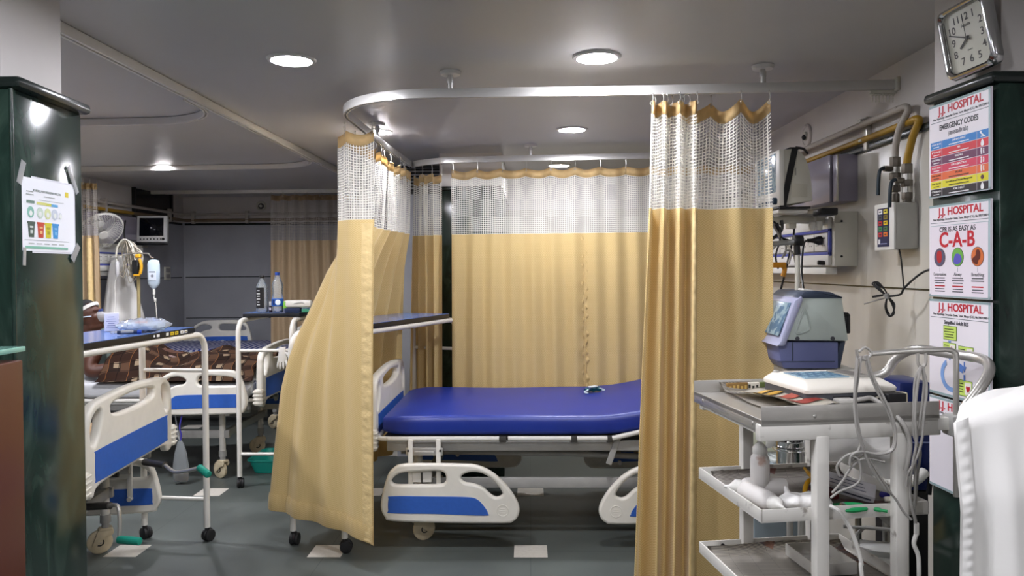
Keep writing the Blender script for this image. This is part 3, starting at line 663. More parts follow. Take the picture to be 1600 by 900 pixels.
    for s, end, zr in rails:
        y = s*(hw+.045); lo = zr < .3
        u0 = {'foot': a-.688-.032, 'head': a-1.80, 'mid': -.62}[end]
        T = M(((1, 0, 0, u0), (0, 0, s, y), (0, 1, 0, zr), (0, 0, 0, 1)))
        side_rail(t, T, flip=(end != 'head'))
        xc = u0+(.688-.215 if end != 'head' else .215)
        b = MB(); ztop = zr+.30
        b.box((xc, s*(hw+.012), zf-.060), (.185, .020, .040), 'steel', bev=.003); b.box((xc, s*(hw+.024), zf-.066), (.10, .008, .016), 'steel', bev=.003)
        for k in (-1, 1):
            b.box((xc+k*.070, s*(hw+.016), (zf+min(zr+.10, zf-.10))/2), (.024, .016, abs(zf-min(zr+.10, zf-.10))), 'enamel', bev=.003)
            b.cyl((xc+k*.080, s*(hw+.020), zf-.055), (xc+k*.080, s*(hw+.028), zf-.055), .006, 'darkmetal', seg=8)
            b.cyl((xc+k*.070, s*(hw), zr+.09), (xc+k*.070, s*(hw+.05), zr+.09), .012, 'enamel', seg=10)
        if lo:
            b.box((xc+.012, s*(hw+.018), ztop-.075), (.098, .026, .058), 'offwh', bev=.005)
            b.cyl((xc-.036, s*(hw+.018), ztop-.040), (xc+.06, s*(hw+.018), ztop-.040), .010, 'offwh', seg=10); b.box((xc+.012, s*(hw+.032), ztop-.078), (.010, .004, .05), 'darkmetal')
        b.build('rail_bracket', t, local=True)
    return t
blue = bed('empty bed with bare blue mattress inside the gold curtains', .255, 4.315, PI, 2.07, .97, .660, 'mattress',
           [(1, 'foot', .140), (1, 'head', .135), (-1, 'foot', .140), (-1, 'head', .135)], hinge=-.22, ang=13, zp=.475)
bedA = bed('white bed end with blue panel nearest the left column, crank handles below', -2.745, 3.335, R(5.5), 1.82, .93, .635, 'mattan', [(1, 'foot', .14)], zp=.495, head=False, legd=.25)
bedB = bed('bed with a patient under a brown plaid blanket, side rail raised', -2.715, 5.47, 0, 1.80, .93, .655, 'greysheet', [(-1, 'foot', .455), (1, 'foot', .30)], hinge=-.38, ang=38, zp=.50, legd=.26)
bedC = bed('bed with blue and white striped sheet against the far wall', -2.83, 7.06, 0, 1.55, .90, .690, 'greysheet', [(1, 'mid', .61)], zp=.52, head=False)
# crank handles at the foot of the nearest bed
def crank(p, label=None):
    b = MB(); P = [V(q) for q in p]
    b.tube([P[0], P[1]], .016, 'darkmetal', 10); b.tube([P[1], P[2], P[3], P[4]], .0085, 'steel', 8, 4)
    c = b.build('crank', bedA); d = (P[5]-P[4]).normalized()
    b = MB(); b.cyl(P[4]-d*.004, P[5], .0165, 'teal', seg=14, bev=.004); b.build('grip', c)
crank([W(226, 722, 3.5), W(258, 727, 3.42), W(272, 737, 3.38), W(290, 736, 3.36), W(312, 731, 3.34), W(326, 742, 3.30)])
crank([W(130, 792, 3.28), W(172, 790, 3.2), W(184, 791, 3.18), W(187, 815, 3.17), W(186, 843, 3.16), W(219, 846, 3.14)])
# striped sheet on the far bed
b = MB()
def fn(u, v):
    x, y = -3.56+1.52*u, 6.575+.97*v; z = .699+.010*math.sin(9*x+4*y)*math.sin(5*y)
    if v < .08: z -= .10*(1-v/.08)**1.5
    return V((x, y, z+.005))
b.grid(fn, 40, 26, 'stripe', lambda u, v: (u*1.52, v*.97), thick=.003)
tag(b.build('bed_sheet', ang=180), 'blue and white striped sheet covering the far bed', 'sheet')
# white sheet over the foot of the patient's mattress
b = MB()
def fn(u, v):
    x, y = -2.30+.455*u, 4.985+.97*v; d = max(0, .045-(v*.97)); z = .664+.006*math.sin(22*x+9*y)
    if v < .12: z = .672-.13*(1-v/.12)**1.3+.006*math.sin(30*x); y -= .018*(1-v/.12)+.008*math.sin(24*x)*(1-v/.12)
    return V((x, y, z))
b.grid(fn, 30, 30, 'sheet', thick=.003)
tag(b.build('bed_sheet', ang=180), 'rumpled white sheet hanging over the mattress edge below the plaid blanket', 'sheet')

# ------------------------------------------------------------------ wheeled over-bed tables
def bed_table(label, cx, cy, rz, L=1.2, w=.345, H=1.075):
    t = thing('overbed_table', label, 'table', (cx, cy, 0), rz, 'wheeled over-bed tables')
    b = MB(); a = L/2; r = .0155; k = .085
    for s in (-1, 1):
        y = s*w/2
        P = [(-a, y, .075), (-a, y, H-k)] + [(-a+k-k*math.cos(R(q)), y, H-k+k*math.sin(R(q))) for q in (18, 36, 54, 72, 90)]
        P += [(-x, yy, z) for x, yy, z in P[::-1]]
        b.tube(P, r, 'enamel', 12)
    b.build('tube_frame', t, local=True)
    for s in (-1, 1):
        for z in (.22, .885):
            b = MB(); b.tube([(s*a, -w/2, z), (s*a, w/2, z)], .0105, 'enamel', 10); b.build('cross_bar', t, local=True)
        for q in (-1, 1):
            b = MB(); x, y = s*a, q*w/2
            b.cyl((x, y, .06), (x, y, .085), .011, 'rubber', seg=10)
            X = M.Translation((x+.012, y, .031)) @ M.Rotation(.7*q+.4*s, 4, 'Z') @ M.Rotation(PI/2, 4, 'X')
            for zz in (-.013, .013): b.cyl((0, 0, zz-.009), (0, 0, zz+.009), .0305, 'rubber', seg=20, bev=.005, T=X)
            b.sph((0, 0, 0), (.033, .033, .014), 'rubber', 14, X @ M.Translation((0, .006, 0))); b.build('caster', t, local=True)
    bl = L-.24
    b = MB(); b.box((0, 0, H+.0285), (bl, w+.03, .026), 'edge', bev=.003)
    for x in (-bl/2+.06, bl/2-.06):
        for s in (-1, 1): b.cyl((x, s*w/2, H+.002), (x, s*w/2, H+.016), .006, 'darkmetal', seg=8)
    b.build('edge_board', t, local=True)
    b = MB(); b.box((0, 0, H+.042), (bl-.006, w+.024, .002), 'tabletop'); b.build('tabletop', t, local=True)
    return t
ZT = 1.119
tabA = bed_table('blue-topped wheeled table carrying a wrapped pack, by the nearest left bed', -1.905, 3.33, R(84.5))
tabB = bed_table('wheeled table carrying two water bottles, at the foot of the bed with the patient', -1.70, 5.475, R(90))
tabD = bed_table('empty blue-topped wheeled table over the foot end of the blue mattress', -.845, 4.394, R(69.4), 1.26, .31)
# stickers along the black edge of the nearest table
e = WM[tabA]; b = MB()
for x, wd, h, m in ((.13, .010, .010, '#e8e8e8'), (.16, .022, .012, '#e8e8e8'), (.235, .022, .014, '#d8d8d0'), (.275, .028, .016, '#d6b92c'), (.312, .028, .016, '#d6b92c'), (.36, .026, .014, '#e6e6e6'), (.395, .026, .014, '#e6e6e6')):
    b.box((x, -.1885, 1.1035), (wd, .0012, h), flat(m), T=e)
for x in (.275, .312, .36, .395): b.box((x, -.1893, 1.1035), (.012, .0008, .006), flat('#77702f'), T=e)
b.build('sticker_strip', tabA)

# things on the nearest table
p = WZ(171, 518, ZT); T = M.Translation(p+V((0, .02, 0))) @ M.Rotation(.5, 4, 'Z')
t = thing('medicine_box', 'small white and lilac medicine carton on the nearest left table', 'box', p+V((0, .02, 0)), .5)
b = MB(); b.box((0, 0, .043), (.060, .055, .084), flat('#dcdcec'), bev=.0015); b.build('carton', t, local=True)
b = MB()
for k in range(6): b.box((-.0015, -.0279, .018+k*.010), (.042-.008*(k % 3), .0006, .003), flat('#8a90b4'))
b.box((.0304, 0, .050), (.0006, .040, .007), flat('#3b3f70')); b.box((.0304, .0, .030), (.0006, .030, .003), flat('#8a90b4')); b.box((.0304, .0, .068), (.0006, .034, .010), flat('#b9a8d6')); b.build('printed_lines', t, local=True)
p0 = WZ(225, 519, ZT)
t = thing('plastic_pack', 'crinkled clear plastic pack with folded blue contents on the nearest left table', 'package', (p0.x, p0.y, ZT))
X = M.Translation((p0.x, p0.y, ZT)) @ M.Rotation(.45, 4, 'Z')
b = MB(); rings = []
for i in range(26):
    s = i/25; x = (s-.5)*.235; k = max(.15, (1-abs(2*s-1)**4)); rr = random.Random(i)
    rings.append([(x+rr.uniform(-.003, .003), .058*k*math.cos(2*PI*j/18)*(1+rr.uniform(-.08, .08)), max(.001, .032+.031*k*math.sin(2*PI*j/18)*(1+rr.uniform(-.16, .16)))) for j in range(18)])
b.ring(rings, 'clearlt', T=X); b.build('wrap', t, ang=20)
b = MB(); b.box((0, 0, .026), (.18, .075, .036), flat('#bcd2ea'), bev=.012, T=X); b.box((-.01, 0, .046), (.05, .05, .004), flat('#c7606a'), bev=.002, T=X); b.build('contents', t)
p0 = WZ(201, 523, ZT); b = MB(); X = M.Translation((p0.x, p0.y, ZT+.011)) @ M.Rotation(.35, 4, 'Z')
b.cyl((-.045, 0, 0), (.035, 0, 0), .0085, flat('#27324c'), seg=12, T=X); b.cyl((.035, 0, 0), (.052, 0, 0), .0095, flat('#2746a0'), seg=12, T=X); b.cyl((-.055, 0, 0), (-.045, 0, 0), .005, 'offwh', seg=10, T=X); b.cyl((-.030, 0, .001), (.020, 0, .001), .0088, 'clearlt', seg=12, T=X)
b.box((-.062, 0, .0), (.02, .014, .012), 'clearlt', bev=.004, T=X)
tag(b.build('syringe'), 'dark blue capped syringe lying in front of the clear plastic pack', 'syringe')

# things on the bottle table
def bottle(p, prof, label, capm, capr, capz, lab, grpn=None):
    t = thing('water_bottle', label, 'bottle', p, 0)
    b = MB(); b.lathe(prof, p, 'clear', 24); b.build('bottle_body', t)
    b = MB(); b.cyl(V(p)+V((0, 0, capz)), V(p)+V((0, 0, capz+.020)), capr, capm, seg=20, bev=.002); b.build('cap', t)
    b = MB(); lab(b, V(p)); b.build('label_sleeve', t)
    return t
p = WZ(410, 488, ZT); p.z = ZT
def lab1(b, p):
    rng = [(.0395*math.sin(a), -.0395*math.cos(a)) for a in [R(-62+i*9) for i in range(12)]]
    b.grid(lambda u, v: p+V((rng[min(11, round(u*11))][0], rng[min(11, round(u*11))][1], .03+.135*v)), 11, 2, 'black')
    for k, (w_, z) in enumerate(((.028, .145), (.036, .125), (.030, .108), (.036, .090), (.022, .070), (.030, .052))):
        b.box(p+V((-.012, -.0400, z)), (w_*.6, .001, .006), flat('#d8d8d8'))
bottle(p, [(.001, .002), (.034, .002), (.039, .010), (.039, .165), (.037, .175), (.016, .215), (.0135, .222), (.0135, .240), (.001, .240)], 'clear empty bottle with black cap and black label on the ward table', 'black', .0155, .226, lab1)
p = WZ(434, 488, ZT-.0); p.z = ZT; 
def lab2(b, p):
    b.lathe([(.0385, .042), (.0388, .044), (.0388, .090), (.0385, .092)], p, flat('#2458a8'), 24)
    b.cyl(p+V((.014, -.0372, .068)), p+V((.014, -.0388, .068)), .018, flat('#e8eef4'), seg=18); b.box(p+V((-.014, -.0372, .068)), (.010, .004, .034), flat('#12285e'))
bottle(p, [(.001, .002), (.030, .002), (.037, .010), (.038, .10), (.033, .130), (.038, .175), (.036, .185), (.030, .205), (.015, .240), (.013, .245), (.013, .262), (.001, .262)], 'clear water bottle with blue cap and blue label on the ward table', flat('#2a4fa8'), .0155, .246, lab2)
p = WZ(423, 488, ZT); p.z = ZT; t = thing('medicine_vial', 'tiny dark vial with white cap between the two bottles', 'vial', p)
b = MB(); b.cyl(p+V((0, 0, .001)), p+V((0, 0, .042)), .011, flat('#2c1c26'), seg=14, bev=.002); b.box(p+V((0, -.0105, .024)), (.012, .002, .018), flat('#c9c0c8')); b.build('vial_body', t)
b = MB(); b.cyl(p+V((0, 0, .042)), p+V((0, 0, .072)), .009, 'offwh', seg=14, bev=.002); b.build('cap', t)
p = WZ(466, 488, ZT); p.z = ZT; t = thing('tissue_pack', 'white and green tissue pack beside the blue-capped bottle', 'package', p)
X = M.Translation(p) @ M.Rotation(.1, 4, 'Z')
b = MB(); b.box((0, 0, .056), (.18, .085, .048), 'offwh', bev=.016, seg=3, T=X); b.box((-.078, 0, .05), (.024, .088, .052), flat('#7fc04a'), bev=.010, T=X); b.tube([(-.02, -.044, .060), (.03, -.046, .068), (.05, -.044, .058)], .003, flat('#b9b9b9'), 6, 4, T=X); b.build('pack', t)
b = MB(); b.box((-.03, -.01, .016), (.10, .07, .030), flat('#1f2b49'), bev=.003, T=X); b.box((.06, -.01, .012), (.06, .07, .022), flat('#3f8a6a'), bev=.003, T=X); b.build('base_boxes', t)
# glove hanging on the table bar
g = MB(); q = W(441, 549, 4.86)
X = frame(q, (1, 0, .05), (.05, 0, 1))
g.ring([[(cx_+w_*math.cos(2*PI*k/12), y, .010*math.sin(2*PI*k/12)*t_) for k in range(12)] for y, cx_, w_, t_ in ((.028, 0, .022, .5), (.012, 0, .020, .9), (-.010, .0, .024, 1.1), (-.035, .003, .030, 1.1), (-.055, .004, .031, 1.0), (-.068, .004, .028, .8))], 'offwh', T=X)
for k, (x, l, a_) in enumerate(((-.020, .052, -.12), (-.006, .062, -.03), (.010, .060, .06), (.026, .048, .18))):
    g.tube([(x, -.055, 0), (x+math.sin(a_)*l*.55, -.055-l*.55, .004), (x+math.sin(a_)*l, -.055-l*.93, .001)], [.0075, .0072, .0068, .0045], 'offwh', 8, 4, T=X)
g.tube([(.022, -.010, 0), (.042, -.030, .004), (.050, -.056, .002)], [.0085, .0078, .005], 'offwh', 8, 4, T=X)
tag(g.build('rubber_glove'), 'limp white rubber glove hung over the bar of the bottle table', 'glove', None)
# teal tray on the floor with plastic bag
q = WZ(440, 742, 0); t = thing('plastic_tray', 'teal plastic tray on the floor behind the bottle table', 'tray', (q.x+.02, 5.38, 0))
X = M.Translation((q.x+.02, 5.38, 0)); b = MB(); w_, d_ = .52, .36
def rr(w, d, z, r=.05): return [(sx*(w/2-r)+r*math.cos(R(a0+k*18)), sy*(d/2-r)+r*math.sin(R(a0+k*18)), z) for sx, sy, a0 in ((1, 1, 0), (-1, 1, 90), (-1, -1, 180), (1, -1, 270)) for k in range(6)]
b.ring([rr(w_-.06, d_-.06, .003), rr(w_-.05, d_-.05, .004), rr(w_, d_, .088), rr(w_+.02, d_+.02, .090), rr(w_+.02, d_+.02, .098), rr(w_-.006, d_-.006, .096), rr(w_-.055, d_-.055, .010), rr(w_-.07, d_-.07, .009)], 'tealtray', T=X); b.build('tray_body', t)
b = MB(); rings = []
for i in range(14):
    s = i/13; rrn = random.Random(40+i); rings.append([(-.14+.30*s, .09*(1-abs(2*s-1)**3)*math.cos(2*PI*j/14)*(1+rrn.uniform(-.15, .15)), max(.013, .060+.045*(1-abs(2*s-1)**3)*math.sin(2*PI*j/14)*(1+rrn.uniform(-.2, .2)))) for j in range(14)])
b.ring(rings, 'clearlt', T=M.Translation((q.x+.02, 5.36, 0))); tag(b.build('plastic_bag', ang=25), 'crumpled clear plastic bag lying in the teal tray', 'bag')

# ------------------------------------------------------------------ the patient
def skin_mesh(chains):
    """chains: list of (points, radii); later chains start on a point of an earlier one. One smooth surface."""
    bm = bmesh.new(); idx = {}; rad = []
    def vert(p, r):
        k = tuple(round(c, 4) for c in p)
        if k not in idx: idx[k] = bm.verts.new(p); rad.append(r)
        return idx[k]
    for pts, rs in chains:
        vs = [vert(p, r) for p, r in zip(pts, rs)]
        for a, c in zip(vs, vs[1:]):
            if not bm.edges.get((a, c)): bm.edges.new((a, c))
    me = bpy.data.meshes.new('sk'); bm.to_mesh(me); bm.free()
    o = bpy.data.objects.new('sk', me); COL.objects.link(o)
    sk = o.modifiers.new('s', 'SKIN'); sk.use_smooth_shade = True
    for i, v in enumerate(me.skin_vertices[0].data): v.radius = (rad[i], rad[i]); v.use_root = (i == 0)
    sb = o.modifiers.new('d', 'SUBSURF'); sb.levels = 2
    dg = bpy.context.evaluated_depsgraph_get(); m2 = bpy.data.meshes.new_from_object(o.evaluated_get(dg)); bpy.data.objects.remove(o); bpy.data.meshes.remove(me)
    return m2
def fuse(meshes, balls, vox=.006, it=6):              # one continuous skin out of overlapping forms
    bm = bmesh.new()
    for m in meshes: bm.from_mesh(m)
    for c, r, X in balls:
        t = bmesh.new(); bmesh.ops.create_uvsphere(t, u_segments=20, v_segments=14, radius=1); t.transform(M.Translation(c) @ X @ M.Diagonal((r[0], r[1], r[2], 1)))
        me = bpy.data.meshes.new('t'); t.to_mesh(me); t.free(); bm.from_mesh(me); bpy.data.meshes.remove(me)
    me = bpy.data.meshes.new('f'); bm.to_mesh(me); bm.free(); o = bpy.data.objects.new('f', me); COL.objects.link(o)
    rm = o.modifiers.new('r', 'REMESH'); rm.mode = 'VOXEL'; rm.voxel_size = vox
    sm = o.modifiers.new('m', 'SMOOTH'); sm.iterations = it; sm.factor = .5
    dg = bpy.context.evaluated_depsgraph_get(); m2 = bpy.data.meshes.new_from_object(o.evaluated_get(dg)); bpy.data.objects.remove(o); bpy.data.meshes.remove(me)
    return m2
Hc = V((-3.135, 5.38, 1.075)); fx = V((.93, -.05, .36)).normalized(); sy = V((.05, 1, 0)).normalized(); sy = (sy-fx*sy.dot(fx)).normalized(); uz = fx.cross(sy)
HX = M((fx, sy, uz)).transposed().to_4x4()
def hp(a, s, u): return Hc+fx*a+sy*s+uz*u
sh, el, wr = V((-2.985, 5.20, .905)), V((-2.985, 5.105, .715)), V((-2.745, 5.19, .752))
hd = (wr+V((.085, .012, .006)))
fing = []
for k, (dy, l) in enumerate(((-.030, .060), (-.010, .070), (.011, .066), (.030, .052))):
    a = hd+V((.012, dy, .002)); fing.append(([hd, a, a+V((l*.55, dy*.15, .004)), a+V((l*.95, dy*.2, -.012)), a+V((l*1.15, dy*.2, -.026))], [.022, .0105, .0098, .009, .008]))
fing.append(([wr+V((.035, -.004, 0)), wr+V((.052, -.038, -.002)), wr+V((.082, -.056, -.006)), wr+V((.104, -.058, -.010))], [.024, .0125, .011, .009]))
sh2, el2, wr2 = V((-3.07, 5.66, .91)), V((-2.97, 5.80, .72)), V((-2.74, 5.72, .76)); hd2 = wr2+V((.085, -.012, .004)); fing2 = []
for dy, l in ((.030, .060), (.010, .070), (-.011, .066), (-.030, .052)):
    a = hd2+V((.012, dy, .002)); fing2.append(([hd2, a, a+V((l*.55, dy*.15, .004)), a+V((l*.95, dy*.2, -.012)), a+V((l*1.15, dy*.2, -.026))], [.022, .0105, .0098, .009, .008]))
fing2.append(([wr2+V((.035, .004, 0)), wr2+V((.052, .038, -.002)), wr2+V((.082, .056, -.006)), wr2+V((.104, .058, -.010))], [.024, .0125, .011, .009]))
pel, che, nk, nt_ = V((-2.62, 5.45, .745)), V((-2.93, 5.43, .86)), V((-3.09, 5.41, .965)), hp(-.035, 0, -.085)
hip1, kn1, an1, toe1 = V((-2.55, 5.38, .735)), V((-2.22, 5.34, .735)), V((-1.98, 5.36, .71)), V((-1.92, 5.35, .765))
hip2, kn2, an2, toe2 = V((-2.55, 5.52, .735)), V((-2.22, 5.56, .735)), V((-1.98, 5.54, .71)), V((-1.92, 5.55, .765))
sk = skin_mesh([([pel, (pel+che)/2, che, nk, nt_], [.085, .10, .125, .062, .055]), ([che, sh, (sh+el)/2, el, (el+wr)/2, wr, hd], [.125, .068, .064, .058, .048, .032, .024]),
                ([che, sh2, (sh2+el2)/2, el2, (el2+wr2)/2, wr2, hd2], [.125, .060, .052, .046, .042, .030, .024]),
                ([pel, hip1, kn1, an1, toe1], [.085, .072, .050, .034, .024]), ([pel, hip2, kn2, an2, toe2], [.085, .072, .050, .034, .024])])
hand1 = skin_mesh([([wr, hd], [.030, .024])]+[fing[i] for i in range(4)]+[([wr, wr+V((.035, -.004, 0))], [.030, .024]), fing[4]])
hand2 = skin_mesh([([wr2, hd2], [.030, .024])]+[fing2[i] for i in range(4)]+[([wr2, wr2+V((.035, .004, 0))], [.030, .024]), fing2[4]])
Z3 = HX
balls = [(hp(-.012, 0, .030), (.098, .078, .088), Z3), (hp(.028, 0, -.030), (.066, .060, .070), Z3), (hp(.050, 0, -.088), (.030, .034, .024), Z3), (hp(.010, 0, -.078), (.060, .056, .034), Z3),
         (hp(.092, 0, -.012), (.020, .013, .026), Z3), (hp(.102, 0, -.026), (.015, .018, .012), Z3), (hp(.084, 0, .022), (.014, .048, .010), Z3),
         (hp(.086, 0, -.052), (.014, .024, .008), Z3), (hp(.084, 0, -.066), (.014, .022, .009), Z3), (hp(-.012, -.080, -.012), (.017, .008, .031), Z3), (hp(-.012, .080, -.012), (.017, .008, .031), Z3),
         (hp(.060, -.040, -.022), (.024, .020, .020), Z3), (hp(.060, .040, -.022), (.024, .020, .020), Z3), (hp(-.03, 0, -.085), (.052, .050, .075), Z3)]
pt = thing('person', 'person lying propped up in bed with white headband and mask, one arm bare', 'person', (-2.7, 5.42, .66))
def put(me, name, m, parent, ang=60):
    me.transform(WM[parent].inverted()); o = bpy.data.objects.new(name, me); me.name = name; o.parent = parent; WM[o] = WM[parent]; me.materials.clear(); me.materials.append(MAT[m])
    for f in me.polygons: f.use_smooth = True
    COL.objects.link(o); return o
put(fuse([sk, hand1, hand2], balls, .0065, 5), 'body', 'skin', pt)
b = MB()                                              # eyes closed lids are part of the skin; hair cap, headband, mask
b.bm.verts.layers
t_ = bmesh.new(); bmesh.ops.create_uvsphere(t_, u_segments=24, v_segments=16, radius=1)
for v in t_.verts:
    v.co *= 1+.025*math.sin(v.co.x*31)*math.sin(v.co.y*27+v.co.z*23)
bmesh.ops.delete(t_, geom=[v for v in t_.verts if v.co.z < -.05-.55*max(0, -v.co.x)+.55*max(0, v.co.x)], context='VERTS')
b._add(t_, 'hair', M.Translation(hp(-.018, 0, .036)) @ HX @ M.Diagonal((.104, .085, .096, 1))); b.build('hair', pt)
b = MB(); b.ring([[hp(-.012+(.104-.004*abs(z_-.5))*math.cos(2*PI*k/28), (.085-.002*abs(z_-.5))*math.sin(2*PI*k/28),   .034+.024*z_+.026*math.cos(2*PI*k/28)) for k in range(28)] for z_ in (0, .25, .5, .75, 1)], 'bandage', cap=False); b.build('headband', pt)
b = MB(); b.ring([[hp(.070+d, w_*math.cos(2*PI*k/16), -.030+h_*math.sin(2*PI*k/16)) for k in range(16)] for d, w_, h_ in ((0, .036, .046), (.020, .034, .044), (.040, .026, .034), (.052, .012, .014))], 'clearlt')
b.cyl(hp(.118, 0, -.036), hp(.142, 0, -.046), .012, flat('#31427e'), seg=12); b.box(hp(.098, 0, .012), (.03, .03, .016), flat('#31427e'), bev=.004, rot=HX)
b.tube([hp(.075, -.036, -.02), hp(.03, -.071, -.004), hp(-.03, -.086, .008)], .0035, flat('#c9d6e6'), 6, 5); b.build('breathing_mask', pt)
b = MB(); P_ = [V((-3.17, 5.43, .87)), V((-3.06, 5.43, .865)), V((-2.93, 5.43, .835)), V((-2.80, 5.44, .775)), V((-2.68, 5.45, .745))]
b.ring([[p+V((.10*math.sin(2*PI*k/20)*.35, w_*math.cos(2*PI*k/20)*(1+.04*math.sin(5*k)), h_*math.sin(2*PI*k/20)*(1+.05*math.cos(3*k)))) for k in range(20)] for p, w_, h_ in zip(P_, (.135, .185, .20, .185, .165), (.095, .135, .140, .105, .075))], 'gown'); b.build('gown', pt)
# pillow
b = MB(); q = R(38); T = M.Translation((-3.33, 5.44, .965)) @ M.Rotation(q, 4, 'Y')
b.ring([[((.155*math.cos(2*PI*k/24)*s_), (.24*max(-1, min(1, y_))), .052*math.sin(2*PI*k/24)*s_) for k in range(24)] for y_, s_ in ((-1, .35), (-.97, .62), (-.85, .86), (-.5, .99), (0, 1), (.5, .99), (.85, .86), (.97, .62), (1, .35))], 'gown', T=T)
tag(b.build('pillow'), 'grey green pillow behind the head of the patient', 'pillow')
# plaid blanket over the body
b = MB()
def fn(u, v):
    x = -2.90+1.045*u; y = 4.985+.93*v; c = abs(v-.5)*2
    prof = .150-.02*u+.014*math.sin(9*u+.6)+.115*math.exp(-(u/.22)**2)+.022*math.exp(-((u-.62)/.14)**2)
    body = prof*max(0, 1-max(0, c-.16)**1.45/.72)
    wr_ = .013*math.sin(11*u+12*v)*math.cos(15*v-4*u)+.008*math.sin(23*u*(.6+v)+3)+.008*math.sin(21*v+12*u)+.004*math.sin(47*v-19*u)
    z = .668+max(.012, body+wr_*(1-.3*c))
    if u < .05: z -= 0
    if v < .06: z = max(.668, z-.02)
    return V((x+.03*math.sin(7*v)*(1-u)+.014*math.sin(25*v), y, z))
b.grid(fn, 130, 80, 'plaid', lambda u, v: (u*1.9+.35*v, v*1.7-.5*u), thick=.006)
tag(b.build('blanket', ang=180), 'rumpled brown plaid blanket covering the patient on the ward bed', 'blanket')
# urine bag under the bed
q = W(287, 700, 5.0); t = thing('urine_bag', 'clear drainage bag with amber fluid hanging below the patient bed rail', 'bag', (q.x, 4.955, .02))
X = M.Translation((q.x, 4.955, .02)); b = MB()
b.ring([[(w_*math.cos(2*PI*k/16), d_*math.sin(2*PI*k/16), z) for k in range(16)] for z, w_, d_ in ((0, .045, .006), (.012, .052, .016), (.10, .054, .018), (.19, .040, .010), (.25, .022, .006), (.27, .010, .003))], 'clear', T=X); b.build('bag_body', t)
b = MB(); b.ring([[(w_*math.cos(2*PI*k/16), d_*math.sin(2*PI*k/16), z) for k in range(16)] for z, w_, d_ in ((.004, .042, .004), (.014, .049, .013), (.055, .0505, .0145))], 'urine', T=X); b.build('fluid', t)
b = MB(); b.tube([(0, 0, .27), (.004, .003, .31), (-.004, .0, .36), (.01, .02, .46)], .005, 'purple', 6, 4, T=X); b.tube([(.01, .02, .46), (-.05, .03, .50), (-.03, .035, .30), (-.02, .03, .27)], .004, 'clearlt', 6, 5, T=X); b.build('drain_tube', t)

# ------------------------------------------------------------------ gas pipes, head panels
def pipe_run(name, label, pts, r, m, clips=(), sm=0):
    t = thing(name, label, 'pipe', pts[0]); b = MB(); b.tube(pts, r, m, 12, sm); b.build('tube', t)
    return t
pipe_run('gas_pipe', 'upper grey gas pipe running along the left and far walls of the dim ward', [(XL+.035, 4.2, 1.985), (XL+.035, YB-.06, 1.985), (XL+.06, YB-.035, 1.985), (-.98, YB-.035, 1.985)], .014, 'pipegr')
t = pipe_run('gas_pipe', 'lower yellow and brown gas pipe along the dim ward walls', [(XL+.035, 4.2, 1.925), (XL+.035, 6.9, 1.925)], .016, 'pipeye')
b = MB(); b.tube([(XL+.035, 6.9, 1.925), (XL+.035, YB-.06, 1.925), (XL+.06, YB-.035, 1.925), (-.98, YB-.035, 1.925)], .016, 'brown', 12); b.build('brown_length', t)
for x, y in ((XL+.028, 6.45), (XL+.028, 7.62), (-3.52, YB-.025), (-2.95, YB-.025)):
    b = MB(); b.box((x, y, 1.955), (.05 if y < 7.9 else .034, .034 if y < 7.9 else .05, .13), 'pipegr', bev=.003); b.build('clip', t)
def head_panel(label, x0, sx, y0, y1, plates):            # bed-head service panel; sx = direction into the room
    t = thing('bed_head_panel', label, 'wall panel', (x0, (y0+y1)/2, 1.40)); d = .10; xc = x0+sx*d/2; ym, L = (y0+y1)/2, y1-y0
    b = MB(); b.box((xc, ym, 1.515), (d, L, .235), 'putty', bev=.004)
    b.box((x0+sx*(d+.008), ym, 1.585), (.016, L-.05, .052), 'offwh', bev=.003); b.box((x0+sx*(d+.008), ym, 1.425), (.016, L-.06, .046), 'offwh', bev=.003)
    b.build('housing', t)
    xf = x0+sx*(d+.006); b = MB()
    for z, h in ((1.555, .018), (1.452, .018)): b.box((xf, ym-.0, z), (.012, L-.05, h), flat('#4a53a0', .35), bev=.003)
    for y in (y0+.034, y1-.034): b.box((xf, y, 1.5035), (.012, .018, .115), flat('#4a53a0', .35), bev=.003)
    b.build('blue_trunking', t)
    n = int((L-.1)/.16)
    for k in range(n):
        y = y0+.13+k*.158; b = MB(); b.box((xf-sx*.001, y, 1.5035), (.010, .148, .078), 'offwh', bev=.002)
        for dy in (-.04, .04):
            for dz, r in ((.018, .004), (-.014, .003)):
                for q in (-.010, .010): b.cyl((xf+sx*.004, y+dy+q, 1.5035+dz), (xf+sx*.0052, y+dy+q, 1.5035+dz), r, 'darkmetal', seg=8)
        b.box((xf+sx*.0045, y, 1.510), (.004, .022, .030), 'offwh', bev=.002); b.build('socket_plate', t)
    for z in (1.44, 1.59):
        b = MB(); b.cyl((xc+sx*.02, y0+.0005, z), (xc+sx*.02, y0-.003, z), .005, 'black', seg=10); b.build('screw', t)
    xr = x0+sx*(d-.02); b = MB(); b.box((x0+sx*.085, ym+.01, 1.378), (.05, L-.12, .030), 'offwh', bev=.003); b.build('lower_rail', t)
    b = MB(); b.cyl((x0+sx*(d+.012), y0+.07, 1.412), (x0+sx*(d+.045), y0+.07, 1.415), .010, 'black', seg=12, bev=.002); b.build('knob', t)
    return t
def wall_cab(label, x0, sx, y0, y1):
    t = thing('wall_cabinet', label, 'cabinet', (x0, (y0+y1)/2, 1.67)); ym, L = (y0+y1)/2, y1-y0
    b = MB(); b.box((x0+sx*.045, ym, 1.775), (.09, L, .20), 'lilac', bev=.002); b.build('body', t)
    b = MB(); b.box((x0+sx*.0965, ym+.02, 1.778), (.012, L-.05, .205), 'lilac', bev=.003); b.build('door', t)
    b = MB(); b.box((x0+sx*.085, y0+.006, 1.775), (.008, .016, .20), 'steel', bev=.002); b.build('edge_strip', t)
    return t
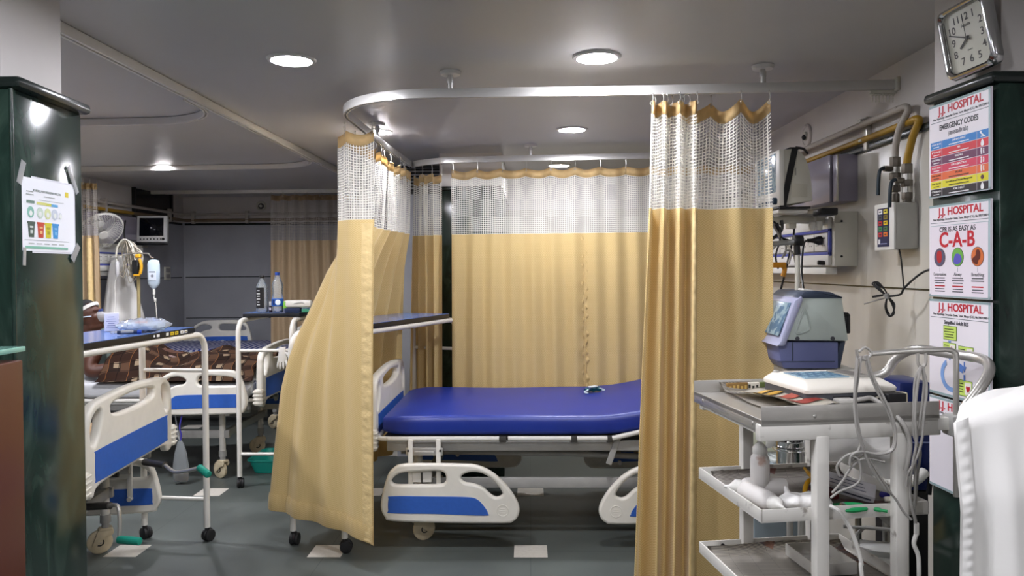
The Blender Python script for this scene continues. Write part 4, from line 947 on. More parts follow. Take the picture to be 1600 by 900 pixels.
head_panel('white bed head panel with blue trunking on the dim left wall behind the fan', XL, 1, 5.2, 6.95, 0)
wall_cab('lilac grey wall cabinet on the dim left wall behind the fan', XL, 1, 5.6, 6.85)
# fan on the left wall
t = thing('wall_fan', 'white wall fan with wire guard tilted down above the white draped cloth', 'fan', (-3.50, 6.12, 1.75))
ax = V((.62, -.40, -.62)).normalized(); c = V((-3.47, 6.14, 1.725)); X = M.Translation(c) @ V((0, 0, 1)).rotation_difference(ax).to_matrix().to_4x4()
b = MB(); b.lathe([(.001, -.15), (.040, -.146), (.060, -.13), (.064, -.10), (.058, -.055), (.02, -.045), (.001, -.045)], m='offwh', seg=22, T=X)
b.tube([X @ V((0, 0, -.13)), (-3.58, 6.30, 1.86), (XL+.004, 6.34, 1.80)], .022, 'offwh', 12, 6); b.box((XL+.012, 6.34, 1.80), (.022, .10, .15), 'offwh', bev=.006); b.build('motor_housing', t)
b = MB()
for k in range(48):
    a = 2*PI*k/48; cs, sn = math.cos(a), math.sin(a)
    b.tube([X @ V((r_*cs, r_*sn, z_)) for r_, z_ in ((.035, .052), (.09, .056), (.14, .046), (.172, .012), (.178, -.010), (.150, -.045), (.07, -.055))], .0013, 'offwh', 4)
for r_, z_ in ((.178, -.006), (.178, .002), (.11, .054), (.035, .053)): b.torus((0, 0, z_), r_, .004 if r_ > .15 else .002, 'offwh', X, 40, 6)
b.cyl(X @ V((0, 0, .048)), X @ V((0, 0, .060)), .036, 'offwh', seg=20); b.build('wire_guard', t)
for k in range(3):
    a = 2*PI*k/3; b = MB()
    b.grid(lambda u, v: X @ (M.Rotation(a, 4, 'Z') @ V(((.03+.12*u), (v-.5)*(.05+.10*u)*(1-.25*u*u), .012*(v-.5)*4*(.4+u)))), 8, 6, flat('#cfcbd2'), thick=.002); b.build('blade', t)
# wall monitor of the left ward
t = thing('patient_monitor', 'white framed patient monitor with dark screen on the dim left wall', 'monitor', (-3.47, 7.0, 1.66))
X = M.Translation((-3.475, 7.0, 1.785)) @ M.Diagonal((.92, 1, .96, 1)) @ M.Rotation(R(4), 4, 'Z') @ M.Rotation(R(-4), 4, 'X')
b = MB(); b.box((0, .012, 0), (.295, .05, .255), flat('#dcdcda'), bev=.010, T=X); b.ring([[(sx*w_, d_, sz*h_) for sx, sz in ((1, 1), (-1, 1), (-1, -1), (1, -1))] for d_, w_, h_ in ((.03, .140, .12), (.10, .12, .10), (.14, .08, .08))], 'putty', T=X); b.build('case', t)
b = MB(); b.box((.0, -.0145, .018), (.235, .004, .175), 'blackgl', bev=.001, T=X); b.build('screen', t)
b = MB()
for k in range(7): b = MB(); b.cyl((-.105+k*.033, -.012, -.098), (-.105+k*.033, -.0165, -.098), .0075, 'black', seg=12, T=X); b.build('button', t)
b = MB(); b.cyl((.118, -.012, -.098), (.118, -.024, -.098), .012, 'black', seg=14, T=X); b.build('knob', t)
b = MB(); b.box((-.160, .035, -.02), (.022, .06, .29), 'black', bev=.004, T=X @ M.Rotation(-.14, 4, 'Y')); b.build('strap', t)
b = MB(); b.tube([X @ V((0, .10, -.05)), (-3.52, 7.12, 1.70), (XL+.002, 7.16, 1.70)], .020, 'pipegr', 10, 5); b.box((XL+.01, 7.16, 1.70), (.02, .10, .16), 'pipegr', bev=.004)
b.box((-3.49, 7.02, 1.645), (.24, .14, .016), 'black', bev=.004); b.build('bracket', t)
# socket plate and round vent
b = MB(); b.box((XL+.006, 7.62, 1.375), (.012, .12, .13), 'putty', bev=.004)
for z in (1.345, 1.405): b.box((XL+.013, 7.62, z), (.004, .085, .040), flat('#8d8a86'), bev=.002)
tag(b.build('switch_plate'), 'pale double switch plate on the dim grey corner wall', 'switch plate')
b = MB(); b.torus((-2.81, YB-.008, 2.07), .042, .012, 'putty', M.Rotation(PI/2, 4, 'X'), 24, 8); b.cyl((-2.81, YB-.001, 2.07), (-2.81, YB-.010, 2.07), .040, flat('#55524f'), seg=20); b.cyl((-2.81, YB-.01, 2.07), (-2.81, YB-.03, 2.07), .014, 'putty', seg=12)
tag(b.build('wall_outlet'), 'small round outlet high on the far wall of the dim ward', 'outlet')
# white cloth draped over a chair back
b = MB(); cx, cy = -3.455, 6.33
def fn(u, v):
    a = 2*PI*u; h = v
    r0 = .055+.30*h**.78+.018*h*math.sin(5*a+1)+.012*h*math.sin(9*a+3*h); z = 1.515-1.10*h+.02*math.cos(2*a)*(1-h)
    return V((cx+r0*math.cos(a)*(.95 if math.cos(a) > 0 else .50)+.03*h, cy+r0*.62*math.sin(a), z-.035*max(0, -math.cos(a))*(1-h)))
b.grid(fn, 72, 30, 'sheet'); b.lathe([(.001, .004), (.03, .0), (.046, -.010)], (cx, cy, 1.522), 'sheet', 20, M.Diagonal((1, .66, 1, 1)))
tag(b.build('draped_cloth', ang=180), 'white cloth draped in a peak over a stand below the wall fan', 'cloth')
# drip stand, hung bag, drip chamber, cables
P0 = V((-3.135, 6.08, 0))
t = thing('drip_stand', 'pale drip stand pole with bent hook rod beside the white draped cloth', 'drip stand', P0)
b = MB(); b.tube([P0+V((0, 0, .06)), P0+V((0, 0, 1.42))], .013, flat('#a39468'), 12); b.build('pole', t)
b = MB()
for k in range(5):
    a = 2*PI*k/5+.3; b.tube([P0+V((0, 0, .10)), P0+V((.22*math.cos(a), .22*math.sin(a), .05))], .010, 'enamel', 8); b.sph(P0+V((.22*math.cos(a), .22*math.sin(a), .024)), .024, 'rubber', 12)
b.build('base', t)
hk = W(240, 403, 6.05)
b = MB(); b.tube([P0+V((0, 0, 1.40)), P0+V((0, 0, 1.50)), W(214, 396, 6.06), W(196, 397, 6.06), W(184, 400, 6.06), W(182, 404, 6.06)], .005, 'steel', 8); b.tube([W(214, 396, 6.06), W(232, 396, 6.06), W(236, 402, 6.05), hk], .005, 'steel', 8); b.build('hook_rod', t)
t = thing('drip_bag', 'clear infusion bag hanging from the hook rod, tube below it', 'drip bag', hk+V((0, 0, -.25)))
X = M.Translation(hk+V((0, 0, -.135))); b = MB()
b.ring([[(w_*(abs(math.cos(2*PI*k/20))**.6)*math.copysign(1, math.cos(2*PI*k/20)), d_*math.sin(2*PI*k/20), z) for k in range(20)] for z, w_, d_ in ((-.11, .010, .008), (-.098, .030, .014), (-.07, .048, .022), (0, .050, .026), (.08, .050, .022), (.112, .044, .010), (.122, .02, .004))], 'bag', T=X); b.build('bag', t)
b = MB(); b.box((0, -.0255, -.005), (.060, .002, .075), flat('#c9d0d8'), T=X); b.box((0, -.0268, .024), (.052, .001, .010), flat('#6c7480'), T=X); b.cyl((.0, -.0262, -.008), (.0, -.0275, -.008), .012, flat('#7a7f88'), seg=14, T=X); b.build('printed_label', t)
b = MB(); b.cyl((0, 0, -.11), (0, 0, -.155), .010, 'offwh', seg=12, T=X); b.tube([X @ V((0, 0, -.155)), X @ V((.006, -.01, -.19)), X @ V((.020, -.02, -.21)), X @ V((.026, -.02, -.30)), X @ V((.028, -.05, -.48)), (hk.x-.1, 5.6, .98), (hk.x-.25, 5.5, .93)], .0035, 'offwh', 6, 5)
b.box((.020, -.02, -.20), (.016, .014, .030), 'offwh', bev=.003, T=X); b.build('drip_tube', t)
c = W(183, 408, 6.05); t = thing('drip_chamber', 'small grey drip chamber on a thin line in front of the white draped cloth', 'drip chamber', c+V((0, 0, -.15)))
b = MB(); b.lathe([(.006, 0), (.014, -.004), (.016, -.012), (.016, -.10), (.008, -.118), (.005, -.125)], c+V((0, 0, -.0)), flat('#c3c2c2'), 14); b.build('chamber', t)
b = MB(); b.tube([W(182, 404, 6.06), c], .003, 'offwh', 6); b.tube([c+V((0, 0, -.12)), c+V((-.02, 0, -.18)), c+V((-.012, -.03, -.40)), c+V((-.005, -.2, -.56))], .003, 'offwh', 6, 5); b.build('line', t)
t = thing('monitor_cables', 'tangle of pale monitor cables with a yellow clip hanging on the drip stand', 'cables', W(205, 430, 6.1))
for k in range(13):
    rn = random.Random(k); b = MB(); x0 = 193+rn.uniform(-2, 4); x1 = 190+rn.uniform(-8, 24); lo = 425+rn.uniform(-18, 12); Y = 6.12+rn.uniform(-.05, .05)
    b.tube([W(x0+3, 376, Y), W(x1-4, 388+rn.uniform(0, 10), Y), W(x1, lo, Y), W(x1+6, lo+6, Y), W(x1+10, lo-12, Y), W(204+rn.uniform(-2, 10), 385, Y), W(196, 374, Y)], .0045, flat(('#b3aa98', '#8f8778', '#c9c2b4')[k % 3]), 6, 6); b.build('cable', t)
b = MB(); b.tube([W(181, 402, 6.03), W(184, 385, 6.03), W(194, 374, 6.03), W(205, 381, 6.03), W(209, 394, 6.03)], .007, 'putty', 8, 8); b.build('cable_loop', t)
b = MB(); b.box(W(216, 400, 6.02), (.045, .03, .030), 'yellow', bev=.008); b.tube([W(218, 404, 6.02), W(221, 416, 6.02), W(219, 428, 6.02)], .012, 'yellow', 8, 4); b.box(W(214, 430, 6.02), (.05, .03, .016), 'yellow', bev=.005); b.build('yellow_clip', t)
b = MB(); b.box(W(212, 418, 6.06), (.055, .03, .12), 'black', bev=.012); b.build('black_clamp', t)
b = MB(); b.tube([W(196, 345, 6.4), W(194, 360, 6.3), W(195, 374, 6.1)], .007, 'black', 8, 5); b.build('hanging_strap', t)

# ------------------------------------------------------------------ mask left on the mattress
q = WZ(925, 611, .672); X = M.Translation((q.x, q.y, .668)) @ M.Rotation(.25, 4, 'Z')
t = thing('face_mask', 'crumpled green and white mask with straps left on the blue mattress', 'mask', (q.x, q.y, .668))
b = MB(); b.grid(lambda u, v: V((-.045+.10*u, -.022+.055*v, .012+.010*math.sin(3*u+5*v)+.006*math.sin(14*u)*math.sin(9*v))), 16, 10, flat('#3f7f84'), thick=.002, T=X)
b.box((.02, .02, .026), (.055, .028, .008), flat('#dfe6e6'), bev=.003, T=X @ M.Rotation(.3, 4, 'Z')); b.build('mask_body', t)
b = MB(); b.tube([(-.03, -.02, .016), (-.058, -.035, .006), (-.050, -.060, .004), (-.045, -.062, .004)], .0045, flat('#cfe0e2'), 6, 5, T=X); b.tube([(.05, .01, .018), (.080, .012, .008), (.072, -.002, .005), (.062, .004, .010)], .003, flat('#cfe0e2'), 6, 5, T=X); b.build('strap', t)

# ------------------------------------------------------------------ right wall
t = pipe_run('gas_pipe', 'grey gas pipe along the right wall with a lever valve above the alarm box', [(XR-.04, 4.7, 1.975), (XR-.04, 2.86, 1.975)], .013, 'pipegr')
b = MB(); b.tube([(XR-.04, 2.865, 1.972), (XR-.04, 2.815, 1.973), (1.362, 2.80, 1.955), (1.350, 2.835, 1.90), (1.347, 2.86, 1.84), (1.347, 2.865, 1.80)], .0125, 'pipegr', 12, 5); b.build('down_pipe', t)
def valves(t, x, y, zt, zb, lever, col):
    b = MB()
    b.cyl((x, y, zt-.002), (x, y, zt-.038), .020, 'valve', seg=8, bev=.002); b.cyl((x, y, zt-.038), (x, y, zt-.105), .016, 'steel', seg=14); b.cyl((x, y, zt-.060), (x, y, zt-.085), .021, 'valve', seg=8, bev=.002)
    b.cyl((x, y, zt-.105), (x, y, zt-.130), .019, 'valve', seg=8, bev=.002); b.build('valve', t)
    b = MB(); z = zt-lever; b.cyl((x-.012, y, z), (x-.046, y-.012, z), .011, 'valve', seg=12)
    b.tube([(x-.040, y-.010, z+.004), (x-.062, y-.018, z-.006), (x-.070, y-.022, z-.04), (x-.072, y-.022, z-.098)], .0065, flat('#27323a'), 8, 4); b.build('lever', t)
    b = MB(); b.cyl((x, y, zt-.130), (x, y, zb+.012), .010, col, seg=12); b.cyl((x, y, zb+.002), (x, y, zb+.036), .016, 'valve', seg=8, bev=.002); b.build('drop_pipe', t)
valves(t, 1.347, 2.865, 1.80, 1.627, .045, 'pipegr')
for z in ((1.94),):
    for y in (3.19, 4.60):
        b = MB(); b.box((XR-.012, y, z), (.022, .034, .135), 'steel', bev=.002); b.box((XR-.034, y, z+.052), (.026, .030, .012), 'steel', bev=.002); b.box((XR-.03, y, z-.028), (.030, .026, .010), 'steel', bev=.002); b.build('clip', t)
t = pipe_run('gas_pipe', 'yellow gas pipe along the right wall with a lever valve above the alarm box', [(XR-.03, 4.7, 1.915), (XR-.03, 2.79, 1.915)], .0125, 'pipeye')
b = MB(); b.tube([(XR-.03, 2.80, 1.915), (XR-.032, 2.752, 1.917), (1.372, 2.742, 1.905), (1.368, 2.775, 1.86), (1.364, 2.80, 1.80), (1.364, 2.812, 1.765)], .0135, 'pipeye', 12, 5); b.build('down_pipe', t)
valves(t, 1.364, 2.812, 1.768, 1.627, .062, 'pipeye')
# gas alarm box
t = thing('alarm_box', 'white gas alarm box with red yellow and green keys on the right wall', 'alarm panel', (XR, 2.87, 1.458))
b = MB(); b.box((1.356, 2.87, 1.542), (.082, .150, .168), flat('#a9a79f', .5), bev=.006); b.build('case', t)
b = MB(); b.box((1.312, 2.87, 1.542), (.008, .156, .172), 'offwh', bev=.003); b.build('front_plate', t)
b = MB(); xf = 1.3072; b.box((xf, 2.872, 1.540), (.002, .092, .142), flat('#23284d')); 
for dy, c0 in ((.021, ('#e8e8e8', '#55585f', '#c23b3b', '#3d8a5a', '#c23b3b')), (-.021, ('#e3d34a', '#8f7d35', '#e3c02c', '#4f7a4c', '#e0762c'))):
    for k, c_ in enumerate(c0):
        z = 1.598-k*.021; b.box((xf-.0014, 2.872+dy, z), (.0016, .030, .016), flat(c_)); b.box((xf-.0024, 2.872+dy, z), (.0008, .014, .005), flat('#2a2a2a'))
b.box((xf-.002, 2.90, 1.488), (.003, .010, .018), flat('#e8e8e8')); b.box((xf-.002, 2.865, 1.480), (.001, .05, .003), flat('#9aa0c8')); b.build('key_panel', t)
b = MB(); b.tube([(1.35, 2.84, 1.458), (1.352, 2.83, 1.42), (1.358, 2.83, 1.36), (1.36, 2.825, 1.315)], .003, 'black', 6, 5); b.build('cable', t)
# coil of black cable and its tail
t = thing('cable_coil', 'small tied coil of black cable hanging on the right wall below the alarm box', 'cable', (1.385, 2.80, 1.2))
b = MB()
for k in range(3):
    b.tube([W(1386, 462, 2.83+.004*k), W(1394+k*2, 476, 2.83), W(1397-k*2, 490+k, 2.82), W(1389, 494-k*2, 2.83), W(1383+k, 480, 2.83), W(1386, 464, 2.83)], .0026, 'black', 6, 6)
    b.tube([W(1386, 463, 2.83), W(1372+k*2, 452, 2.84), W(1363+k*3, 443, 2.85), W(1372, 441+k*2, 2.84), W(1382, 452, 2.83), W(1387, 462, 2.83)], .0026, 'black', 6, 6)
b.tube([W(1363, 464, 2.85), W(1380, 461, 2.83)], .004, 'black', 6); b.build('coil', t)
b = MB(); b.tube([W(1386, 463, 2.83), W(1398, 462, 2.80), W(1408, 459, 2.77), W(1413, 450, 2.75), W(1430, 434, 2.70), W(1445, 424, 2.66), W(1462, 419, 2.60)], .004, 'black', 8, 5); b.tube([W(1350, 475, 2.88), W(1370, 469, 2.85), W(1386, 465, 2.83)], .0025, 'cable', 6, 4); b.build('tail', t)
b = MB(); b.cyl(W(1385, 459, 2.825), W(1387, 466, 2.825), .009, flat('#8b8b86'), seg=10); b.build('tie', t)
# round outlet
b = MB(); Xr = M.Rotation(PI/2, 4, 'Y'); c = (XR-.006, 3.90, 2.052)
b.torus(c, .052, .010, 'white', Xr, 26, 8); b.cyl((XR-.001, 3.90, 2.052), (XR-.008, 3.90, 2.052), .050, flat('#cfcac6'), seg=22); b.cyl((XR-.008, 3.90, 2.052), (XR-.020, 3.90, 2.052), .022, 'putty', seg=14); b.sph((XR-.020, 3.895, 2.045), (.012, .018, .014), 'black', 10)
tag(b.build('wall_outlet'), 'round white outlet with dark centre high on the right wall above the monitor', 'outlet')
head_panel('white bed head panel with blue trunking and black plug on the right wall', XR, -1, 3.31, 5.2, 0)
wall_cab('glossy lilac grey wall cabinet on the right wall behind the monitor', XR, -1, 3.31, 4.5)
# plug and its lead
t = thing('power_plug', 'black power plug in the right wall panel with a lead hanging down', 'plug', (1.27, 3.42, 1.47))
b = MB(); y = 3.42; b.lathe([(.020, 0), (.021, .010), (.017, .020), (.011, .034), (.009, .046), (.0085, .062)], m='black', seg=14, T=frame((1.285, y, 1.512), (0, 1, 0), (0, 0, 1), (-1, 0, 0))); b.build('plug_body', t)
b = MB(); b.tube([(1.228, y, 1.512), (1.200, y-.03, 1.50), (1.185, y-.05, 1.44), (1.172, y-.08, 1.36), (1.155, y-.16, 1.28), (1.14, y-.22, 1.20)], .0045, 'black', 8, 6); b.build('lead', t)
t = thing('power_lead', 'long black lead hanging from the wall panel beside the curtain edge', 'cable', (1.0, 3.3, 1.3))
b = MB(); b.tube([W(1241, 345, 3.4), W(1240, 368, 3.35), W(1234, 395, 3.3), W(1227, 425, 3.25), W(1220, 452, 3.2)], .0045, 'black', 8, 6); b.tube([W(1237, 347, 3.36), W(1236, 352, 3.34), W(1240, 356, 3.36)], .008, 'black', 8, 4); b.build('lead', t)
# monitor on bracket, seen from its side
t = thing('patient_monitor', 'bulky side-on patient monitor with black strap on the right wall bracket', 'monitor', (1.10, 3.25, 1.64))
y0, y1 = 3.10, 3.42
def zz(py): return W(1240, py, 3.10).z
def xx(px_): return W(px_, 280, 3.10).x
prof = cat([(xx(1224), zz(234), 0), (xx(1240), zz(233), 0), (xx(1254), zz(240), 0), (xx(1263), zz(258), 0), (xx(1268), zz(285), 0), (xx(1270), zz(314), 0)], 4)+[V((xx(1226), zz(320), 0))]
Xp = M(((1, 0, 0, 0), (0, 0, -1, y1), (0, 1, 0, 0), (0, 0, 0, 1)))
b = MB(); b.prism([(p.x, p.y) for p in prof], y1-y0, 'putty', T=Xp, bev=.004)
for p, s in (((xx(1249), y0-.0005, zz(298)), (.062, .002, .052)),): b.box(p, s, flat('#b9b5a6'), bev=.0009)
b.box((xx(1243), y0-.001, zz(268)), (.004, .003, .03), flat('#8f8b80')); b.build('case', t)
b = MB(); b.box((xx(1221), (y0+y1)/2, (zz(233)+zz(322))/2), (.022, y1-y0+.01, zz(233)-zz(322)), 'offwh', bev=.005); b.build('bezel', t)
b = MB(); b.box((xx(1221)-.011, (y0+y1)/2+.005, zz(268)), (.004, .255, .155), 'lcd', bev=.001); b.build('screen', t)
zk = zz(313)
for k in range(5): b = MB(); b.cyl((xx(1221)-.010, y0+.07+k*.045, zk), (xx(1221)-.016, y0+.07+k*.045, zk), .008, flat('#41566a'), seg=12); b.build('button', t)
b = MB(); b.cyl((xx(1221)-.010, y0+.030, zk), (xx(1221)-.026, y0+.030, zk), .014, flat('#22364a'), seg=14, bev=.002); b.build('knob', t)
b = MB(); a0 = V((xx(1242), 0, zz(233)+.003)); a1 = V((xx(1222), 0, zz(327))); b.ring([[V((p.x+dx, y, p.z)) for dx, y in ((-.012, y0-.004), (.012, y0-.004), (.012, y0-.0005), (-.012, y0-.0005))] for p in (a0, a0.lerp(a1, .5), a1)], 'black')
b.box((xx(1243), (y0+y1)/2, zz(232)+.003), (.05, y1-y0+.008, .004), 'black', bev=.0015); b.tube([(xx(1243), y0, zz(232)+.004), (xx(1255), y0-.004, zz(233)), (xx(1262), y0-.004, zz(241))], .005, 'black', 6, 4); b.build('strap', t)
b = MB(); b.box((xx(1243), 3.26, zz(324)), (.13, .30, .010), 'black', bev=.003); b.box((xx(1243), 3.26, zz(329)), (.12, .26, .016), 'offwh', bev=.004); b.build('tray', t)
b = MB(); b.tube([(xx(1218), 3.22, zz(343)), (xx(1235), 3.24, zz(342)), (xx(1256), 3.27, zz(338)), (XR-.105, 3.40, zz(338))], .019, 'putty', 12, 5); b.box((xx(1262), 3.30, zz(341)), (.034, .05, .066), 'putty', bev=.006); b.cyl((xx(1217), 3.22, zz(352)), (xx(1217), 3.22, zz(337)), .020, 'putty', seg=14)
b.box((xx(1290), 3.36, zz(334)), (.10, .06, .03), 'offwh', bev=.004); b.box((xx(1312), 3.25, zz(328)), (.07, .10, .03), 'black', bev=.006); b.build('bracket_arm', t)
for k, (px_, py) in enumerate(((1269, 345), (1280, 344))):
    b = MB(); b.lathe([(.013, 0), (.015, -.012), (.012, -.034), (.006, -.038)], W(px_, py, 3.30)+V((0, 0, -.006)), 'offwh', 14); b.build('outlet_cup', t)
# dark cable cluster under the monitor
t = thing('cable_bundle', 'knot of black and grey leads hanging under the side-on monitor', 'cables', W(1220, 370, 3.2))
for k, (pts, r, m) in enumerate(([(1206, 335), (1214, 350), (1219, 372), (1240, 378)], .008, 'black') if 0 else q for q in (
        ([(1206, 340), (1214, 352), (1219, 371), (1232, 377)], .0085, 'black'), ([(1205, 374), (1216, 366), (1222, 356), (1221, 344)], .007, 'black'), ([(1207, 352), (1214, 362), (1219, 372), (1228, 384), (1226, 400)], .0045, 'cable'),
        ([(1208, 388), (1218, 380), (1230, 383), (1236, 396), (1232, 412)], .0045, 'offwh'), ([(1209, 346), (1219, 358), (1218, 378), (1212, 400), (1216, 420)], .004, 'black'), ([(1222, 404), (1228, 392), (1238, 394), (1243, 410)], .004, 'cable'))):
    b = MB(); b.tube([W(x, y, 3.22-.01*k) for x, y in pts], r, m, 8, 6); b.build('lead', t)
b = MB(); b.box(W(1217, 414, 3.18), (.055, .03, .022), flat('#c98a22'), bev=.005); b.tube([W(1222, 414, 3.18), W(1226, 421, 3.18), W(1223, 432, 3.18)], .010, flat('#c98a22'), 8, 4); b.build('orange_clip', t)

# ------------------------------------------------------------------ ventilator beside the bed
Yv, Dv = 2.84, .30
def vp(px_, py): q = W(px_, py, Yv); return (q.x, q.z)
t = thing('ventilator', 'grey green ventilator with slate blue base standing behind the steel trolley', 'ventilator', (1.07, Yv+Dv/2, 0))
Xv = M(((1, 0, 0, 0), (0, 0, -1, Yv+Dv), (0, 1, 0, 0), (0, 0, 0, 1)))
b = MB(); b.prism([vp(*p) for p in ((1224, 532), (1250, 464), (1316, 463), (1325, 524), (1327, 533))], Dv, 'ventgr', T=Xv, bev=.008)
for px_ in (1246, 1301): b.cyl((vp(px_, 529)[0], Yv-.001, vp(px_, 529)[1]), (vp(px_, 529)[0], Yv+.01, vp(px_, 529)[1]), .008, 'darkgr', seg=12)
b.build('body_shell', t)
b = MB(); b.prism([vp(*p) for p in ((1246, 466), (1256, 456), (1275, 454), (1297, 456), (1316, 464), (1316, 466))], Dv+.01, 'ventdk', T=Xv @ M.Translation((0, 0, -.005)), bev=.005); b.build('top_cap', t)
b = MB(); b.prism([vp(*p) for p in ((1212, 541), (1218, 534), (1240, 470), (1252, 462), (1254, 468), (1226, 540))], Dv+.02, 'lav', T=Xv @ M.Translation((0, 0, -.01)), bev=.006); b.build('screen_bezel', t)
p0, p1 = V(vp(1219, 529)), V(vp(1242, 470)); d = p1-p0; b = MB()
b.box((((p0+p1)/2).x-.006, Yv+Dv/2, ((p0+p1)/2).y), (.005, Dv-.03, d.length*.88), 'lcd', bev=.002, rot=M.Rotation(math.atan2(d.x, d.y), 4, 'Y')); b.build('screen', t)
b = MB(); b.tube([V((vp(px_, py)[0], Yv-.002, vp(px_, py)[1])) for px_, py in ((1244, 519), (1256, 519), (1264, 513), (1264, 502), (1260, 490), (1256, 483), (1253, 490))], .0045, 'ventgr', 8, 5, closed=True); b.build('side_grip', t)
b = MB(); b.prism([vp(*p) for p in ((1218, 535), (1313, 535), (1313, 577), (1228, 577), (1222, 566))], Dv-.03, 'ventbl', T=Xv @ M.Translation((0, 0, .012)), bev=.004)
b.box((vp(1241, 550)[0], Yv+.0175, vp(1241, 550)[1]), (.003, .004, .07), 'ventdk'); b.box((vp(1262, 566)[0], Yv+.0175, vp(1262, 566)[1]), (.21, .004, .003), 'ventdk'); b.build('lower_housing', t)
b = MB(); b.prism([vp(*p) for p in ((1318, 536), (1327, 534), (1318, 577), (1310, 577))], Dv-.05, 'ventdk', T=Xv @ M.Translation((0, 0, .02)), bev=.003); b.box((vp(1331, 505)[0], Yv+.06, vp(1331, 507)[1]), (.022, .05, .075), 'black', bev=.006); b.box((vp(1324, 493)[0]+.006, Yv+.06, vp(1324, 493)[1]), (.030, .05, .018), 'black', bev=.004); b.build('rear_bracket', t)
b = MB(); zt_ = vp(1262, 577)[1]
b.box((1.085, Yv+.16, (zt_+.18)/2), (.075, .075, zt_-.18), 'lav', bev=.006); b.box((1.085, Yv+.16, zt_-.02), (.26, .24, .03), 'offwh', bev=.006); b.build('column', t)
b = MB(); b.box((1.085, Yv+.14, .165), (.30, .30, .075), 'offwh', bev=.014)
for sx in (-1, 1):
    for sy_ in (-1, 1): b.box((1.085+sx*.12, Yv+.14+sy_*.13, .105), (.16, .07, .055), 'offwh', rot=M.Rotation(sx*sy_*.7, 4, 'Z'), bev=.012)
b.build('base', t)
for sx in (-1, 1):
    for sy_ in (-1, 1): b = MB(); b.cyl((1.085+sx*.16-.012, Yv+.14+sy_*.17, .04), (1.085+sx*.16+.012, Yv+.14+sy_*.17, .04), .039, 'rubber', seg=18, bev=.005); b.build('caster', t)
b = MB(); b.tube([W(1246, 450, 3.0)-V((0, 0, .07)), W(1246, 398, 3.0)], .010, 'putty', 12); b.cyl(W(1246, 398, 3.0), W(1245, 382, 3.0), .0125, 'black', seg=12); b.cyl(W(1240, 376, 3.0), W(1254, 376, 3.0), .022, 'black', seg=14, bev=.004); b.tube([W(1204, 381, 3.02), W(1244, 378, 3.0)], .010, flat('#8d8d8a'), 10); b.build('tube_arm', t)
b = MB(); b.box(W(1262, 454, 2.9), (.055, .06, .008), 'offwh', bev=.003, rot=M.Rotation(.2, 4, 'Y')); b.build('paper_tag', t)
# blue cabinet, sheet bundle, jar and hose behind the trolley
t = thing('oxygen_unit', 'deep blue box-shaped unit standing on the floor beside the poster column', 'medical unit', (1.24, 2.62, 0))
x0, x1 = W(1405, 700, 2.52).x, W(1457, 700, 2.52).x; zb, z1 = W(1430, 768, 2.52).z, 1.02
b = MB(); b.box(((x0+x1)/2, 2.61, (zb+z1)/2), (x1-x0, .18, z1-zb), 'blue', bev=.012); b.box(((x0+x1)/2, 2.519, zb+.16), (x1-x0-.01, .004, .004), flat('#8a93b8')); b.build('blue_case', t)
b = MB(); b.box(((x0+x1)/2, 2.62, zb/2), (x1-x0-.004, .17, zb-.004), 'black', bev=.01); b.build('black_plinth', t)
b = MB(); b.tube([(x1-.012, 2.50, z1-.02), (x1-.006, 2.492, z1-.10), (x1-.012, 2.495, z1-.22), (x1-.022, 2.5, z1-.36)], .008, 'black', 8, 5); b.build('lead', t)
t = thing('corrugated_hose', 'white corrugated breathing hose lying behind the middle trolley shelf', 'hose', W(1420, 760, 2.3))
P = cat([W(1330, 746, 2.42), W(1365, 751, 2.40), W(1390, 757, 2.38), W(1415, 755, 2.38), W(1433, 748, 2.38), W(1444, 738, 2.40)], 22); b = MB()
b.tube(P, [.0165 if i % 2 else .0135 for i in range(len(P))], 'hoses', 12); tag(t, t['label'], 'hose'); b.build('hose_tube', t)
t = thing('linen_bundle', 'white linen draped over a low stand between trolley and ventilator', 'linen', (.98, 2.55, 0))
b = MB()
def fn(u, v):
    x = .80+.36*u; k = v*2-1
    z = .90-.03*u-.06*abs(k)**2.5*4*.25-.40*max(0, abs(k)-.62)*1.1 - .05*math.sin(3*u+.5)*0+.016*math.sin(13*u+4*v)+.012*math.sin(9*v*3+5*u)
    z += -.18*max(0, .25-u)*1.0-.10*max(0, u-.6)
    return V((x, 2.53+.15*k, z))
b.grid(fn, 40, 34, 'sheet', thick=.004); b.build('cloth', t, ang=180)
b = MB(); b.box((.98, 2.53, .705), (.30, .24, .03), 'darkgr', bev=.006)
for sx in (-1, 1):
    for s in (-1, 1): b.tube([(.98+sx*.13, 2.53+s*.10, .70), (.98+sx*.14, 2.53+s*.11, .006)], .011, 'steel', 8)
b.build('stand', t)
q = W(1234, 732, 2.40); t = thing('steel_jar', 'shiny steel jar hooked beside the white linen behind the trolley', 'jar', q)
b = MB(); b.lathe([(.001, 0), (.034, 0), (.040, .006), (.042, .085), (.044, .088), (.040, .088), (.038, .010), (.001, .008)], q, 'chrome', 24); b.build('jar_body', t)
b = MB(); b.torus(q+V((0, 0, .062)), .050, .0025, 'chrome', None, 26, 6); b.torus(q+V((.03, 0, .075)), .035, .0025, 'chrome', M.Rotation(1.1, 4, 'X') , 22, 6); b.build('wire_holder', t)
b = MB(); b.cyl((q.x, q.y, .002), (q.x, q.y, .012), .09, 'steel', seg=24); b.cyl((q.x, q.y, .01), (q.x, q.y, q.z), .010, 'steel', seg=10); b.build('foot_stand', t)
t = thing('instrument_cabinet', 'low pale grey box unit with slatted top behind the left trolley legs', 'medical unit', (.86, 2.62, 0))
b = MB(); x0, x1 = .74, .92; b.box((.83, 2.62, .38), (.20, .17, .74), flat('#8f9ba0'), bev=.01); b.build('case', t)
b = MB()
